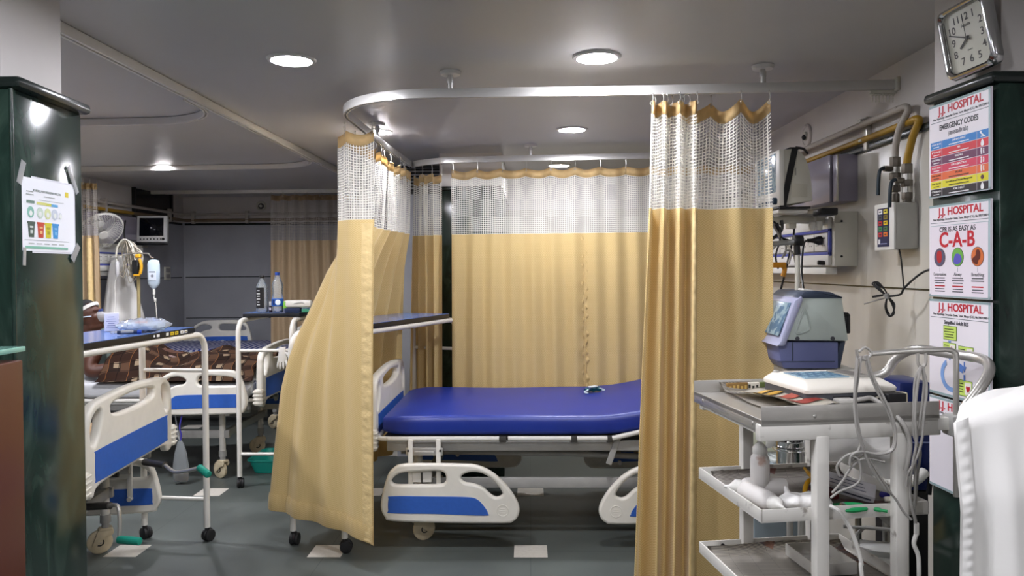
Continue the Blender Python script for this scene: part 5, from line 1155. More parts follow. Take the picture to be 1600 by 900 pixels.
for k in range(5): b.box((.755+k*.037, 2.61, .756), (.020, .15, .010), flat('#b5b9b5'), rot=M.Rotation(.25, 4, 'Z'), bev=.002)
b.box((.83, 2.66, .80), (.18, .05, .07), flat('#c9cab0'), bev=.006); b.build('slatted_top', t)

# ------------------------------------------------------------------ posters and clock on the right column
A0, A1 = V((1.1475, 2.22, 0)), V((1.1655, 1.96, 0)); U_ = (A1-A0).normalized(); ZV = V((0, 0, 1)); NV = U_.cross(ZV)
def PX(z, d=.004): T = M((U_, ZV, NV)).transposed().to_4x4(); T.translation = A0+ZV*z+NV*d; return T
PW = (A1-A0).length
ADDR = 'Near Arpa Bridge, Devnandan Chowk, Torwa, Bilaspur (C.G.), Mo. 09077200014'
def poster(label, z0, z1, fill, part=True):
    t = thing('wall_poster', label, 'poster', (A0+A1)/2+ZV*z0, 0, 'hospital posters on the green column'); h = z1-z0
    T = PX(z0); b = MB(); b.box((PW/2, h/2, 0), (PW, h, .006), 'paper', T=T)
    Q = T @ M.Translation((0, 0, .0033)); b.text('J.J. HOSPITAL', .030, flat('#c01f2e'), Q @ M.Translation((PW/2+.008, h-.021, 0)), ext=.0004, w=.192, bold=.020)
    b.text(ADDR, .0085, flat('#3b3b3f'), Q @ M.Translation((PW/2+.006, h-.041, 0)), ext=.0002, w=.235)
    b.box((PW/2, h-.050, 0), (PW-.012, .0012, .0006), flat('#33474c'), T=Q); fill(b, Q, h)
    for z in (h-.003, .004): b.box((PW/2, z, 0), (PW, .006, .0008), flat('#8ea4a6'), T=Q)
    b.box((PW-.004, h/2, 0), (.006, h, .0008), flat('#a9bcc0'), T=Q); b.build('poster_sheet', t, ang=30); return t
def lines(b, Q, x, y, w, n, c, hh=.0042, step=.0075, al=0):
    for k in range(n): b.box((x+((k*7) % 3-1)*.004*0, y-k*step, .0002), (w*(1-.18*((k*5+1) % 3)/2), hh*.62, .0005), flat(c), T=Q)
def f1(b, Q, h):
    b.text('EMERGENCY CODES', .021, flat('#2b2b30'), Q @ M.Translation((PW/2, h-.068, 0)), w=.165, ext=.0003, bold=.018)
    b.text('(आपातकालीन कोड)', .015, flat('#5a5a60'), Q @ M.Translation((PW/2, h-.089, 0)), w=.085, ext=.0002)
    rows = (('#2f7fc8', 'CODE BLUE', '#f2f2f2'), ('#cf3540', 'FIRE', '#f2f2f2'), ('#6a3355', 'CODE VIOLET', '#f2f2f2'), ('#cf3a58', 'CODE PINK', '#f2f2f2'), ('#e0693a', 'CODE ORANGE', '#3a2018'), ('#ddd42e', 'CODE YELLOW', '#2a2a10'), ('#2b2428', 'CODE BLACK', '#e6e6e6'))
    head = ('CARDIAC ARREST', 'FIRE', 'VIOLENCE', 'CHILD ABDUCTION', 'SPILLAGE', 'Internal/External Disaster Management', 'BOMB THREAT')
    rh = (h-.105)/7
    for k, (c, nm, tc) in enumerate(rows):
        z = h-.103-rh*(k+.5); b.box((PW/2, z, .0002), (PW-.014, rh-.0016, .0006), flat(c), T=Q)
        for x in (.060, PW-.052): b.box((x, z, .0006), (.0008, rh-.002, .0006), flat('#d8cfd6'), T=Q)
        b.text(nm, .0062, flat(tc), Q @ M.Translation((.034, z+.003, .0007)), ext=.0002, w=.042); b.box((.034, z-.005, .0008), (.026, .0022, .0004), flat(tc), T=Q)
        b.text(head[k], .0072, flat(tc), Q @ M.Translation((.134, z+.004, .0007)), ext=.0002); b.box((.134, z-.0055, .0008), (.085, .0026, .0004), flat(tc), T=Q)
        w_ = flat('#f4f4f4' if k != 5 else '#5a3040'); xi = PW-.030
        if k == 0: b.cyl((xi-.006, z+.005, .0006), (xi-.006, z+.005, .0012), .0036, w_, seg=12, T=Q); b.box((xi, z-.001, .0009), (.016, .003, .0006), w_, rot=-.6, T=Q); b.box((xi+.003, z-.006, .0009), (.018, .003, .0006), w_, T=Q)
        elif k in (1, 6): b.prism(_cl([(xi, z+.009), (xi+.006, z-.001), (xi+.004, z-.008), (xi-.004, z-.008), (xi-.006, z-.001)]), .0006, w_, T=Q @ M.Translation((0, 0, .0006)))
        elif k == 5: b.torus((xi, z, .0009), .0055, .0012, w_, Q and None, 16, 4) if 0 else b.cyl((xi, z, .0006), (xi, z, .0012), .006, w_, seg=14, T=Q)
        else:
            for dx, s in ((-.004, 1), (.005, .8)):
                b.cyl((xi+dx, z+.006*s, .0006), (xi+dx, z+.006*s, .0012), .0028*s, w_, seg=10, T=Q); b.box((xi+dx, z-.002, .0009), (.0042, .011*s, .0006), w_, rot=(-.2 if k % 2 else .15), T=Q)
def f2(b, Q, h):
    b.box((PW/2, (h-.054)/2, .0001), (PW-.014, h-.060, .0004), flat('#9fb0b4'), T=Q); b.box((PW/2, (h-.054)/2, .0003), (PW-.017, h-.063, .0004), flat('#e3dbe2'), T=Q)
    b.text('CPR IS AS EASY AS', .019, flat('#26262c'), Q @ M.Translation((PW/2-.004, h-.070, .0006)), w=.155, ext=.0003, bold=.018)
    b.text('C-A-B', .058, flat('#c01f2e'), Q @ M.Translation((PW/2-.006, h-.100, .0006)), w=.152, ext=.0005, bold=.022)
    for k, (x, bg, fg, nm) in enumerate(((.050, '#5a566e', '#b02a30', 'Compressions'), (.130, '#6fae4a', '#5a54b4', 'Airway'), (.212, '#d2703c', '#5f241c', 'Breathing'))):
        z = h-.146; b.cyl((x, z, .0004), (x, z, .0011), .0255, flat('#4f5a4a' if k == 1 else '#5d4a4a'), seg=26, T=Q); b.cyl((x, z, .0008), (x, z, .0015), .0238, flat(bg), seg=26, T=Q)
        sh_ = {0: [(-.009, .016), (.006, .018), (.011, .006), (.010, -.008), (.002, -.016), (-.008, -.012), (-.012, 0)], 1: [(-.016, -.012), (-.010, .006), (.002, .009), (.014, .004), (.018, -.010), (.006, -.018), (-.008, -.019)], 2: [(-.020, -.006), (-.006, .004), (-.004, .016), (.006, .018), (.012, .008), (.010, -.006), (.004, -.010), (.0, -.020), (-.014, -.016)]}[k]
        b.prism(_cl([(x+p, z+q_) for p, q_ in sh_]), .0006, flat(fg), T=Q @ M.Translation((0, 0, .0014)))
        b.box((x, z-.034, .0006), (.0009, .012, .0004), flat('#77777c'), T=Q)
        b.text(nm, .0125, flat('#3a3a40'), Q @ M.Translation((x, z-.047, .0006)), ext=.0002, w=(.058, .034, .050)[k])
        lines(b, Q @ M.Translation((0, 0, .0006)), x, z-.057, .050, 3 if k < 2 else 2, '#4a4a50', .0046, .0068); b.box((x, z-.079, .0008), (.046, .0036, .0004), flat('#c0303c'), T=Q); lines(b, Q @ M.Translation((0, 0, .0006)), x, z-.087, .046, 2, '#55555c', .0044, .0066)
def gbox(b, Q, x, z, w, h, heart=0, phone=0):
    b.box((x, z, .0004), (w+.003, h+.003, .0006), flat('#5d7a3a'), T=Q); b.box((x, z, .0008), (w, h, .0006), flat('#c3dc6a'), T=Q)
    tw = w*(.42 if heart or phone else .8); lines(b, Q @ M.Translation((0, 0, .001)), x-w*.5+tw*.5+.003, z+h*.28, tw, max(2, int(h/.009)), '#3f4a28', .0040, .0072)
    if heart or phone: b.box((x+w*.27, z, .0012), (w*.40, h*.82, .0005), flat('#e6e2d8'), T=Q)
    if heart: b.prism(_cl([(x+w*.27, z-.009), (x+w*.27+.008, z+.001), (x+w*.27+.006, z+.008), (x+w*.27, z+.005), (x+w*.27-.006, z+.008), (x+w*.27-.008, z+.001)]), .0006, flat('#b01f2a'), T=Q @ M.Translation((0, 0, .0014)))
    if phone: b.prism(_cl([(x+w*.27-.005, z+.008), (x+w*.27-.001, z+.004), (x+w*.27-.001, z-.002), (x+w*.27+.005, z-.006), (x+w*.27+.003, z-.009), (x+w*.27-.005, z-.002)]), .0006, flat('#c0303c'), T=Q @ M.Translation((0, 0, .0014)))
def f3(b, Q, h):
    b.text('Simplified Adult BLS', .0145, flat('#4a4a52'), Q @ M.Translation((.122, h-.062, .0004)), w=.105, ext=.0003)
    gbox(b, Q, .096, h-.090, .056, .036); gbox(b, Q, .094, h-.134, .054, .032, phone=1); gbox(b, Q, .164, h-.139, .060, .034, heart=1)
    ar = flat('#5a7fc4')
    for x, z, w, l in ((.095, h-.111, .007, .006), (.158, h-.172, .008, .024), (.158, h-.210, .010, .036), (.095, h-.156, .007, .006)):
        b.box((x, z+.003, .0006), (w*.6, l*.6, .0006), ar, T=Q); b.prism([(x-w, z-l*.1), (x, z-l*.5-.006), (x+w, z-l*.1)], .0006, ar, T=Q @ M.Translation((0, 0, .0004)))
    c = (.104, h-.205); pts = [(c[0]+.050*math.cos(R(a)), c[1]+.046*math.sin(R(a))) for a in range(120, 345, 9)]; ins = [(c[0]+.036*math.cos(R(a)), c[1]+.033*math.sin(R(a))) for a in range(344, 119, -9)]
    b.prism(pts+ins, .0006, flat('#7fa3d8'), T=Q @ M.Translation((0, 0, .0003)))
    b.prism([(c[0]+.018, c[1]+.044), (c[0]+.052, c[1]+.030), (c[0]+.046, c[1]+.012), (c[0]+.028, c[1]+.018)], .0006, ar, T=Q @ M.Translation((0, 0, .0004)))
    gbox(b, Q, .158, h-.232, .062, .040, heart=1)
def f4(b, Q, h):
    for k, c in enumerate(('#b7a3bc', '#d88a94', '#c77f88')): b.box((.155, h-.082-k*.034, .0004), (.050, .022, .0006), flat(c), T=Q); b.box((.155, h-.080-k*.034, .0008), (.038, .004, .0005), flat('#5a4a5e'), T=Q)
    b.box((.150, h-.205, .0004), (.056, .046, .0006), flat('#bcb98c'), T=Q); lines(b, Q @ M.Translation((0, 0, .0004)), .150, h-.190, .044, 5, '#5f5c40')
poster('poster with coloured rows of emergency codes, topmost on the green column', 1.589, 1.848, f1)
poster('poster reading CPR is as easy as C-A-B, second from the top', 1.311, 1.567, f2)
poster('poster with green boxes and a blue circular arrow, below the C-A-B poster', 1.038, 1.304, f3)
poster('lowest poster on the green column, mostly hidden by the trolley handle', .775, 1.030, f4)
# clock
cu_, cz_ = V(W(1511, 66, 2.045)), 0
nC = V((-1, .28, -.10)).normalized(); uC = V((.0, 0, 1)).cross(nC).normalized()
BL_, TL_, BR_ = W(1480, 131, 2.085), W(1467, 22, 2.075), W(1556, 99, 1.925); cC = (TL_+BR_)/2; uC = (BR_-BL_).normalized(); vC = TL_-BL_; ch_ = vC.length/2; cw_ = (BR_-BL_).length/2; vC = (vC-uC*vC.dot(uC)).normalized(); nC = uC.cross(vC)
X = M((uC, vC, nC)).transposed().to_4x4(); X.translation = cC
t = thing('wall_clock', 'square wall clock with chrome rim above the posters', 'clock', cC-V((0, 0, .11)))
def rsq(w, h, r, n=6): return [(sx*(w-r)+r*math.cos(R(a0+90*k/n)), sy_*(h-r)+r*math.sin(R(a0+90*k/n))) for sx, sy_, a0 in ((1, 1, 0), (-1, 1, 90), (-1, -1, 180), (1, -1, 270)) for k in range(n+1)]
cw, ch = cw_, ch_
b = MB(); b.ring([[(p[0], p[1], z) for p in rsq(cw+d, ch+d, .022+max(0, d))] for d, z in ((-.004, -.022), (0, -.020), (.002, -.006), (-.002, .006), (-.008, .010), (-.013, .006), (-.015, -.002))], 'chrome', cap=False, T=X); b.build('rim', t)
b = MB(); b.prism(rsq(cw-.014, ch-.014, .012), .003, 'clockface', T=X @ M.Translation((0, 0, -.008)))
b.prism(rsq(cw-.003, ch-.003, .02), .008, 'black', T=X @ M.Translation((0, 0, -.021)))
for k in range(1, 13):
    a = R(90-30*k); s = 1/max(abs(math.cos(a)), abs(math.sin(a))); rr_ = (cw-.034)*min(s, 1.20)
    b.text(str(k), .027, 'ink', X @ M.Translation((rr_*math.cos(a), rr_*math.sin(a)*ch/cw, -.0048)), ext=.0002)
b.text('Ajanta', .012, 'ink', X @ M.Translation((0, .034, -.0048)), ext=.0002); b.text('Quartz', .006, 'ink', X @ M.Translation((0, -.030, -.0048)), ext=.0002); b.build('dial', t)
for nm, ang_, L_, w_, z in (('hour_hand', 90-30*(7+49/60), .034, .0055, -.0025), ('minute_hand', 90-6*49, .060, .0032, -.001), ('second_hand', 92, .050, .0010, 0.0005)):
    a = R(ang_); b = MB(); b.box((math.cos(a)*L_*.40, math.sin(a)*L_*.40, z), (L_*1.2, w_, .0012), flat('#3a3a34'), rot=a, T=X); b.cyl((0, 0, z-.0006), (0, 0, z+.0006), .005, flat('#3a3a34'), seg=12, T=X); b.build(nm, t)
b = MB(); b.prism(rsq(cw-.014, ch-.014, .012), .0012, MAT.setdefault('clockglass', glass('clock glass', '#ffffff', .05, .98, 1.12)), T=X @ M.Translation((0, 0, .002))); b.build('glass', t)
b = MB(); b.cyl(X @ V((0, .0, -.020)), X @ V((0, .0, -.060)), .006, 'steel', seg=8); b.build('mount_pin', t)

# ------------------------------------------------------------------ notice on the left column
x = -1.2805; q0, q1 = V((-1.2745, 1.885, 0)), V((-1.2905, 2.142, 0)); u = (q1-q0).normalized(); n = u.cross(ZV)
T = M((u, ZV, n)).transposed().to_4x4(); T.translation = q0+ZV*1.4485+n*.0062
t = thing('paper_notice', 'laminated waste sorting notice with four coloured bins taped to the left column', 'notice', (q0+q1)/2+ZV*1.4485); w, h = (q1-q0).length, .196
b = MB(); b.box((w/2, h/2, 0), (w, h, .0022), flat('#dfe0e8', .25), T=T); b.box((w/2, h/2, .0009), (w-.012, h-.010, .0014), flat('#eceef4', .3), T=T)
Q = T @ M.Translation((0, 0, .0018))
b.text('BIO-MEDICAL WASTE MANAGEMENT RULES, 2016', .0085, flat('#8c9490'), Q @ M.Translation((w/2-.01, h-.036, 0)), w=.130, ext=.0002); b.prism([(w-.052, h-.040), (w-.036, h-.040), (w-.036, h-.026), (w-.052, h-.026)], .0004, flat('#dfcb3e'), T=Q)
lines(b, Q, .040, h-.040, .032, 2, '#9aa09e'); b.box((w/2, h-.048, .0002), (.05, .0024, .0004), flat('#a6aaaa'), T=Q); b.box((w/2+.01, h-.058, .0002), (.12, .001, .0004), flat('#a6aaaa'), T=Q)
for x_, ww, c in ((.042, .034, '#6b8478'), (.092, .046, '#cfd07a'), (.124, .026, '#c9cc5c'), (.152, .032, '#5fa6d6')): b.box((x_, h-.066-(x_-.04)*.02, .0003), (ww, .007, .0005), flat(c), T=Q)
for x_, c in ((.042, '#7fb4a4'), (.084, '#c3d4c6'), (.119, '#d5dba4'), (.153, '#c5cdd8'), (.180, '#cfd5dc')): b.cyl((x_, h-.092, .0001), (x_, h-.092, .0006), .0145 if x_ < .17 else .007, flat(c), seg=20, T=Q); b.cyl((x_, h-.095, .0004), (x_, h-.095, .0009), .007, flat('#e6eae6'), seg=12, T=Q)
for x_, c, d in ((.044, '#47584f', '#c7cfca'), (.086, '#c2462f', '#e3b07a'), (.121, '#cfc733', '#a8a02a'), (.155, '#3f93d2', '#79b6e2')):
    b.prism([(x_-.011, h-.156), (x_+.011, h-.156), (x_+.0145, h-.120), (x_-.0145, h-.120)], .0006, flat(c), T=Q); b.box((x_, h-.1185, .0005), (.033, .005, .0008), flat(c), T=Q)
    for k in (0, 1): b.box((x_, h-.130-k*.012, .0010), (.014-.003*k, .005+.004*k, .0005), flat(d), T=Q)
b.box((w/2-.01, h-.163, .0002), (w-.05, .0012, .0004), flat('#a9b0ae'), T=Q)
for k in range(5): b.box((.044+k*.035, h-.172, .0002), (.024, .0028, .0004), flat('#b3b8b6'), T=Q)
b.box((w/2-.012, h-.182, .0002), (w-.06, .0065, .0005), flat('#7fb8a2'), T=Q); b.build('sheet', t, ang=30)
for p, a_, l, w_ in (((.004, h+.004), 1.2, .062, .020), ((w-.012, h+.012), -1.0, .085, .018), ((w-.004, .004), .9, .056, .022), ((.012, -.010), 1.5, .045, .012)):
    b = MB(); b.box((p[0], p[1], .0026), (l, w_, .0012), 'clearlt', rot=a_, T=T); b.build('tape', t)

# ------------------------------------------------------------------ counter at the far left
t = thing('reception_counter', 'red brown wooden counter end with a green glass top in front of the left column', 'counter', (-1.75, 1.5, 0))
b = MB(); b.box((-1.585, 1.36, .60), (.86, .72, 1.20), 'wood', bev=.004); b.build('cabinet_body', t)
b = MB(); b.box((-1.595, 1.36, 1.224), (.88, .74, .012), 'glassg', bev=.002); b.build('glass_top', t)
for x_ in (-1.95, -1.24):
    for y_ in (1.06, 1.66): b = MB(); b.cyl((x_, y_, 1.199), (x_, y_, 1.219), .018, 'steel', seg=14); b.build('standoff', t)

# ------------------------------------------------------------------ steel trolley
TC, TR = V((.697, 1.960, 0)), R(9.0)
t = thing('trolley', 'white three-tier trolley with a steel top tray in the right foreground', 'trolley', TC, TR); TM = WM[t]
def L(x, y, z): return TM @ V((x, y, z))
w, d = .434, .41; zt = 1.055
b = MB(); b.box((0, 0, zt-.004), (w, d, .008), 'steel')
for s in (-1, 1): b.box((0, s*(d/2-.0015), zt+.008), (w, .003, .046), 'steel', bev=.001)
for s in (-1, 1): b.box((s*(w/2-.0015), 0, zt-.013), (.003, d-.004, .030), 'steel', bev=.001)
for x in (-.09, .16):
    for s in (-1, 1): b.sph((x, s*(d/2+.0002), zt+.006), (.0045, .002, .0045), 'steel', 8)
for s in (-1, 1):
    for y in (-.16, .14): b.sph((s*(w/2+.0002), y, zt-.014), (.002, .005, .005), 'steel', 8)
b.build('top_tray', t, local=True)
b = MB()
for s in (-1, 1): b.box((.0, s*(d/2-.012), zt-.029), (w+.008 if s < 0 else w-.03, .024, .038), 'enamelworn', bev=.003)
for s in (-1, 1): b.box((s*(w/2-.018), 0, zt-.026), (.020, d-.05, .026), 'enamelworn', bev=.003)
b.build('upper_frame', t, local=True)
for sx in (-1, 1):
    for sy_ in (-1, 1):
        b = MB(); b.box((sx*.098+.027, sy_*(d/2-.012), (zt-.04+.075)/2), (.031, .028, zt-.04-.075), 'enamelworn', bev=.003)
        b.build('leg', t, local=True)
        b = MB(); x, y = sx*.098+.027, sy_*(d/2-.012); b.cyl((x, y, .05), (x, y, .08), .010, 'steel'); b.cyl((x-.012, y, .036), (x+.012, y, .036), .034, 'rubber', seg=18, bev=.005)
        for q in (-1, 1): b.box((x+q*.017, y, .045), (.004, .03, .05), 'steel')
        b.build('caster', t, local=True)
def shelf(z, nm='shelf'):
    b = MB(); sw, sd = w-.02, d-.03; b.box((0, .008, z-.026), (sw, sd, .004), 'enamelworn')
    for s in (-1, 1): b.box((0, .008+s*(sd/2-.002), z-.013), (sw, .004, .030), 'enamelworn', bev=.001)
    for s in (-1, 1): b.box((s*(sw/2-.002), .008, z-.013), (.004, sd, .030), 'enamelworn', bev=.001)
    for x in (-.14, -.01, .15): b.cyl((x, .008+sd/2-.004, z-.012), (x, .008+sd/2-.008, z-.012), .006, 'black', seg=10)
    b.build(nm, t, local=True)
shelf(.845); shelf(.640)
# push handle and cable pole on the right end
Yp = 1.80
b = MB(); H = [W(1499, 648, 1.83), W(1512, 632, 1.83), W(1535, 601, 1.84), W(1546, 580, 1.86), W(1542, 566, 1.90), W(1524, 558, 1.95), W(1480, 552, 2.02), W(1440, 546, 2.08), W(1418, 549, 2.12), W(1398, 562, 2.15), W(1376, 586, 2.16), L(.20, .19, zt+.02)]
b.tube(H, .0125, 'steel', 14, 5); b.build('push_handle', t)
b = MB(); b.tube([W(1494, 776, Yp), W(1494, 640, Yp), W(1494, 560, Yp), W(1493, 552, Yp), W(1488, 548, Yp), W(1480, 546, Yp), W(1420, 548, Yp), W(1356, 553, Yp+.01)], .0065, 'steel', 12); 
b.tube([W(1355, 556, Yp), W(1346, 560, Yp), W(1340, 556, Yp), W(1338, 546, Yp)], .004, 'steel', 8, 4)
b.tube([W(1434, 550, Yp), W(1434, 567, Yp), W(1440, 574, Yp), W(1446, 567, Yp), W(1446, 550, Yp)], .004, 'steel', 8, 4); b.build('cable_pole', t)
b = MB(); q = W(1493, 664, Yp); b.box(q, (.040, .050, .048), 'greymetal', bev=.005); b.box(q-V((.028, -.006, -.004)), (.06, .03, .030), 'enamelworn', bev=.003); b.build('pole_clamp', t)

# paper liners
def liner(z, label, m, x0, x1, y0, y1, amp, sd):
    rn = random.Random(sd); ph = [rn.uniform(0, 6) for _ in range(4)]; b = MB()
    b.grid(lambda u, v: V((x0+(x1-x0)*u+.006*math.sin(9*v+ph[0])*(1-u), y0+(y1-y0)*v+.005*math.sin(8*u+ph[1]), z+.004+amp*(.5+.5*math.sin(6*u+ph[2]+3*v))*(.3+abs(u-.5)) + (.020*max(0, (v-.93)/.07) if y1 > .15 else 0))), 36, 24, m, thick=.0006, T=TM)
    tag(b.build('newspaper', ang=180), label, 'newspaper', 'newspaper lining the trolley')
liner(zt, 'torn colour newspaper lining the left of the steel top tray', 'news', -.150, .05, -.155, .19, .004, 1)
liner(.819, 'faded newspaper lining the middle trolley shelf under the white bottles', 'news2', -.19, .19, -.16, .17, .003, 2)
liner(.614, 'crumpled newspaper lining the lowest trolley shelf', 'news', -.19, .19, -.16, .17, .005, 3)
b = MB(); T0 = TM @ M.Translation((-.135, .178, zt+.014)); Tb = T0
for x0_, l, c in ((0, .062, '#8a6a3a'), (.062, .034, '#d3cdbd'), (.096, .10, '#5f6a3c')): b.box((x0_+l/2, 0, 0), (l, .010, .024), flat(c), bev=.003, T=Tb)
for k in range(8): b.box((.010+k*.011, -.0055, .002*(k % 3-1)), (.006, .0008, .010), flat('#c9a860' if k < 5 else '#3c3a36'), T=Tb)
tag(b.build('folded_leaflet'), 'folded brown and olive printed leaflet along the back rim of the steel tray', 'leaflet')
b = MB()
b.grid(lambda u, v: TM @ V((-.165+.115*u+.05*(1-v), -.165+.285*v+.004*math.sin(9*u), zt+.022+.006*math.sin(5*v)+.004*math.sin(7*u+2))), 10, 16, flat('#d9d2c2'), thick=.0006)
for k, (v0, v1, c) in enumerate(((.55, .66, '#b58a2a'), (.28, .42, '#9a4432'), (.10, .20, '#8c3a30'), (.72, .80, '#cfa24a'))):
    b.grid(lambda u, v: TM @ V((-.158+.09*u+.05*(1-(v0+(v1-v0)*v)), -.165+.285*(v0+(v1-v0)*v), zt+.0236+.006*math.sin(5*(v0+(v1-v0)*v))+.004*math.sin(7*u+2))), 8, 4, flat(c))
tag(b.build('torn_leaflet', ang=180), 'torn cream leaflet with yellow and red print on the steel tray', 'leaflet')

# ECG recorder
EC = L(.055, -.005, zt+.0065); EM = M.Translation(EC) @ M.Rotation(R(10.5), 4, 'Z')
t = thing('ecg_machine', 'cream and dark grey heart trace recorder on the steel top tray', 'medical device', EC, R(10.5))
ew, ed = .236, .215
def rq(x0, x1, y0, y1, z, r=.012): return [(cx+r*math.cos(R(a0+30*k)), cy+r*math.sin(R(a0+30*k)), z) for cx, cy, a0 in ((x1-r, y1-r, 0), (x0+r, y1-r, 90), (x0+r, y0+r, 180), (x1-r, y0+r, 270)) for k in range(4)]
b = MB(); b.ring([rq(-ew/2+.004, ew/2-.004, -ed/2+.004, ed/2, z+0) if z < .001 else rq(-ew/2, ew/2, -ed/2, ed/2, z) for z in (.0, .006, .036)], 'darkgr', T=EM)
b.box((-ew/2, -.02, .012), (.004, .15, .012), flat('#33343a'), bev=.001, T=EM); b.build('base_housing', t)
b = MB(); b.ring([rq(-ew/2-.002, ew/2+.002, -ed/2-.002, ed/2+.002, .034), rq(-ew/2-.003, ew/2+.003, -ed/2-.003, ed/2+.002, .042), rq(-ew/2, ew/2, -ed/2, ed/2, .047), rq(-ew/2+.006, ew/2-.006, -ed/2+.010, ed/2-.004, .052), rq(-ew/2+.016, ew/2-.016, -ed/2+.030, ed/2-.012, .060)], 'cream', T=EM); b.build('top_cover', t)
b = MB(); b.box((-.025, .010, .0612), (.120, .105, .003), flat('#8ba4b2', .25), bev=.001, T=EM)
for i in range(8):
    for j in range(5): b.box((-.074+i*.014, -.026+j*.016, .0630), (.010, .010, .0012), flat('#4f6f88' if (i+j) % 3 else '#7d9dad'), T=EM)
b.build('keypad', t)
b = MB(); b.box((.072, .015, .0606), (.056, .125, .004), flat('#8a8880'), bev=.002, T=EM); b.box((.072, .025, .0622), (.046, .09, .002), flat('#6d6a66'), bev=.001, T=EM); b.build('paper_door', t)
b = MB(); b.sph((-.092, .088, .060), (.010, .008, .006), flat('#a9a69c'), 10); b.bm.transform(EM); b.build('latch', t)
for k, x in enumerate((.005, .072)):
    b = MB(); b.box((x-.03, -ed/2-.0005, .018), (.050, .004, .016), 'black', bev=.001, T=EM); b.build('socket', t)
b = MB(); b.box((-.030, -ed/2-.016, .017), (.046, .030, .013), flat('#b7b4ad'), bev=.004, T=EM); b.tube([EM @ V((-.005, -ed/2-.018, .018)), EM @ V((.012, -ed/2-.024, .022)), EM @ V((.040, -ed/2-.028, .020)), L(.115, -.213, zt-.01), L(.128, -.226, zt-.06), L(.118, -.226, zt-.12)], .0055, 'cable', 10, 6); b.build('lead_plug', t)
b = MB(); b.box((.098, -ed/2-.014, .020), (.050, .032, .026), 'black', bev=.004, T=EM); b.tube([EM @ V((.122, -ed/2-.014, .020)), EM @ V((.150, -.09, .020)), EM @ V((.17, -.04, .012)), L(.20, .05, zt+.02)], .006, 'black', 8, 5); b.build('power_plug', t)
q = L(.185, -.10, zt+.002); t = thing('gauze_roll', 'yellowed roll of gauze tape at the right end of the steel tray', 'tape', q)
b = MB(); b.lathe([(.010, 0), (.020, .001), (.0215, .004), (.0215, .030), (.020, .033), (.010, .034), (.010, 0)], q, flat('#cfc7a8'), 22); b.build('roll', t)
b = MB(); b.grid(lambda u, v: q+V((-.012-.03*u, .02-.01*u, .030*v+.004*math.sin(6*u))), 8, 3, flat('#d8d1b8'), thick=.0006); b.build('loose_end', t)
b = MB(); b.grid(lambda u, v: L(.11+.07*u, -.12+.06*v, zt+.006+.012*math.sin(7*u+3*v)*math.sin(5*v+1)+.012), 14, 10, flat('#d8d3c4'), thick=.0008); tag(b.build('tissue', ang=180), 'crumpled pale tissue beside the black power plug on the tray', 'tissue')

# bottles, cotton and clutter on the middle shelf
zs = .8195+.003
def squeeze(p, rot, label):
    t = thing('squeeze_bottle', label, 'bottle', p); X = M.Translation(p) @ rot
    b = MB(); b.lathe([(.001, 0), (.0215, 0), (.0235, .004), (.0235, .093), (.0215, .102), (.0165, .108), (.0160, .112)], m='bottlewh', seg=22, T=X); b.build('body', t)
    b = MB(); b.lathe([(.0175, .110), (.018, .112), (.018, .124), (.013, .130), (.006, .138), (.003, .152), (.001, .153)], m='offwh', seg=18, T=X); b.build('nozzle_cap', t); return t
q = L(-.128, -.01, zs); squeeze(q, M.Identity(4), 'white nozzle bottle standing upright on the middle trolley shelf')
squeeze(L(-.085, -.020, zs+.0238), M.Rotation(TR-.25, 4, 'Z') @ M.Rotation(-PI/2, 4, 'Y') @ M.Translation((0, 0, -.02)), 'stained white bottle lying across the middle shelf behind the cotton')
squeeze(L(-.170, -.055, zs+.0238), M.Rotation(TR+1.75+PI, 4, 'Z') @ M.Rotation(PI/2, 4, 'Y') @ M.Translation((0, 0, -.03)), 'white bottle lying with its cap toward the viewer, front left of the middle shelf')
q = L(-.075, -.125, zs); rn = random.Random(5)
cot = fuse([], [(q+V((rn.uniform(-.045, .05), rn.uniform(-.018, .020), rn.uniform(.012, .026))), (rn.uniform(.016, .028), rn.uniform(.016, .026), rn.uniform(.010, .018)), M.Rotation(rn.uniform(0, 3), 4, 'Z')) for _ in range(26)]+[(q+V((-.035, .0, .040)), (.007, .007, .022), M.Rotation(-.3, 4, 'Y'))], .004, 4)
for v in cot.vertices: v.co.z = max(v.co.z, zs+.0005); v.co += V((math.sin(v.co.y*140), math.sin(v.co.x*170), math.sin(v.co.x*120+v.co.y*90)))*.0012
b = MB(); b.bm.from_mesh(cot); b.mi('cotton'); tag(b.build('cotton_wool', ang=180), 'loose heap of white cotton wool on the middle trolley shelf', 'cotton wool')
for v in (): pass
def clamp(col, X, label, nm='limb_clamp'):            # ecg limb clamp
    t = thing(nm, label, 'clip', X.translation); b = MB()
    for s in (-1, 1):
        b.tube([X @ V(p) for p in ((-.060, s*.016, 0), (-.030, s*.021, .001), (.0, s*.016, .002), (.018, s*.006, .002), (.034, s*.014, 0), (.052, s*.024, -.001))], [.0052, .006, .0055, .0045, .005, .0035], col, 8, 5)
    b.box((.014, 0, .001), (.024, .016, .012), col, bev=.003, T=X); b.build('jaws', t)
    b = MB(); b.cyl(X @ V((-.036, -.014, 0)), X @ V((-.036, .014, 0)), .009, 'chrome', seg=14); b.build('electrode', t); return t
clamp('green', TM @ M.Translation((.045, -.165, zs+.012)) @ M.Rotation(-.15, 4, 'Z'), 'green limb clamp lying at the front of the middle trolley shelf')
b = MB(); X = TM @ M.Translation((-.005, -.03, zs+.001))
for k in range(3): b.box((.015+.006*k, -.03+k*.012, .012+k*.006), (.075, .030, .018), 'dred' if k < 2 else 'black', rot=.2*k, bev=.005, T=X)
tag(b.build('dark_clamp'), 'dark red and black clamp parts behind the green limb clamp', 'clip')
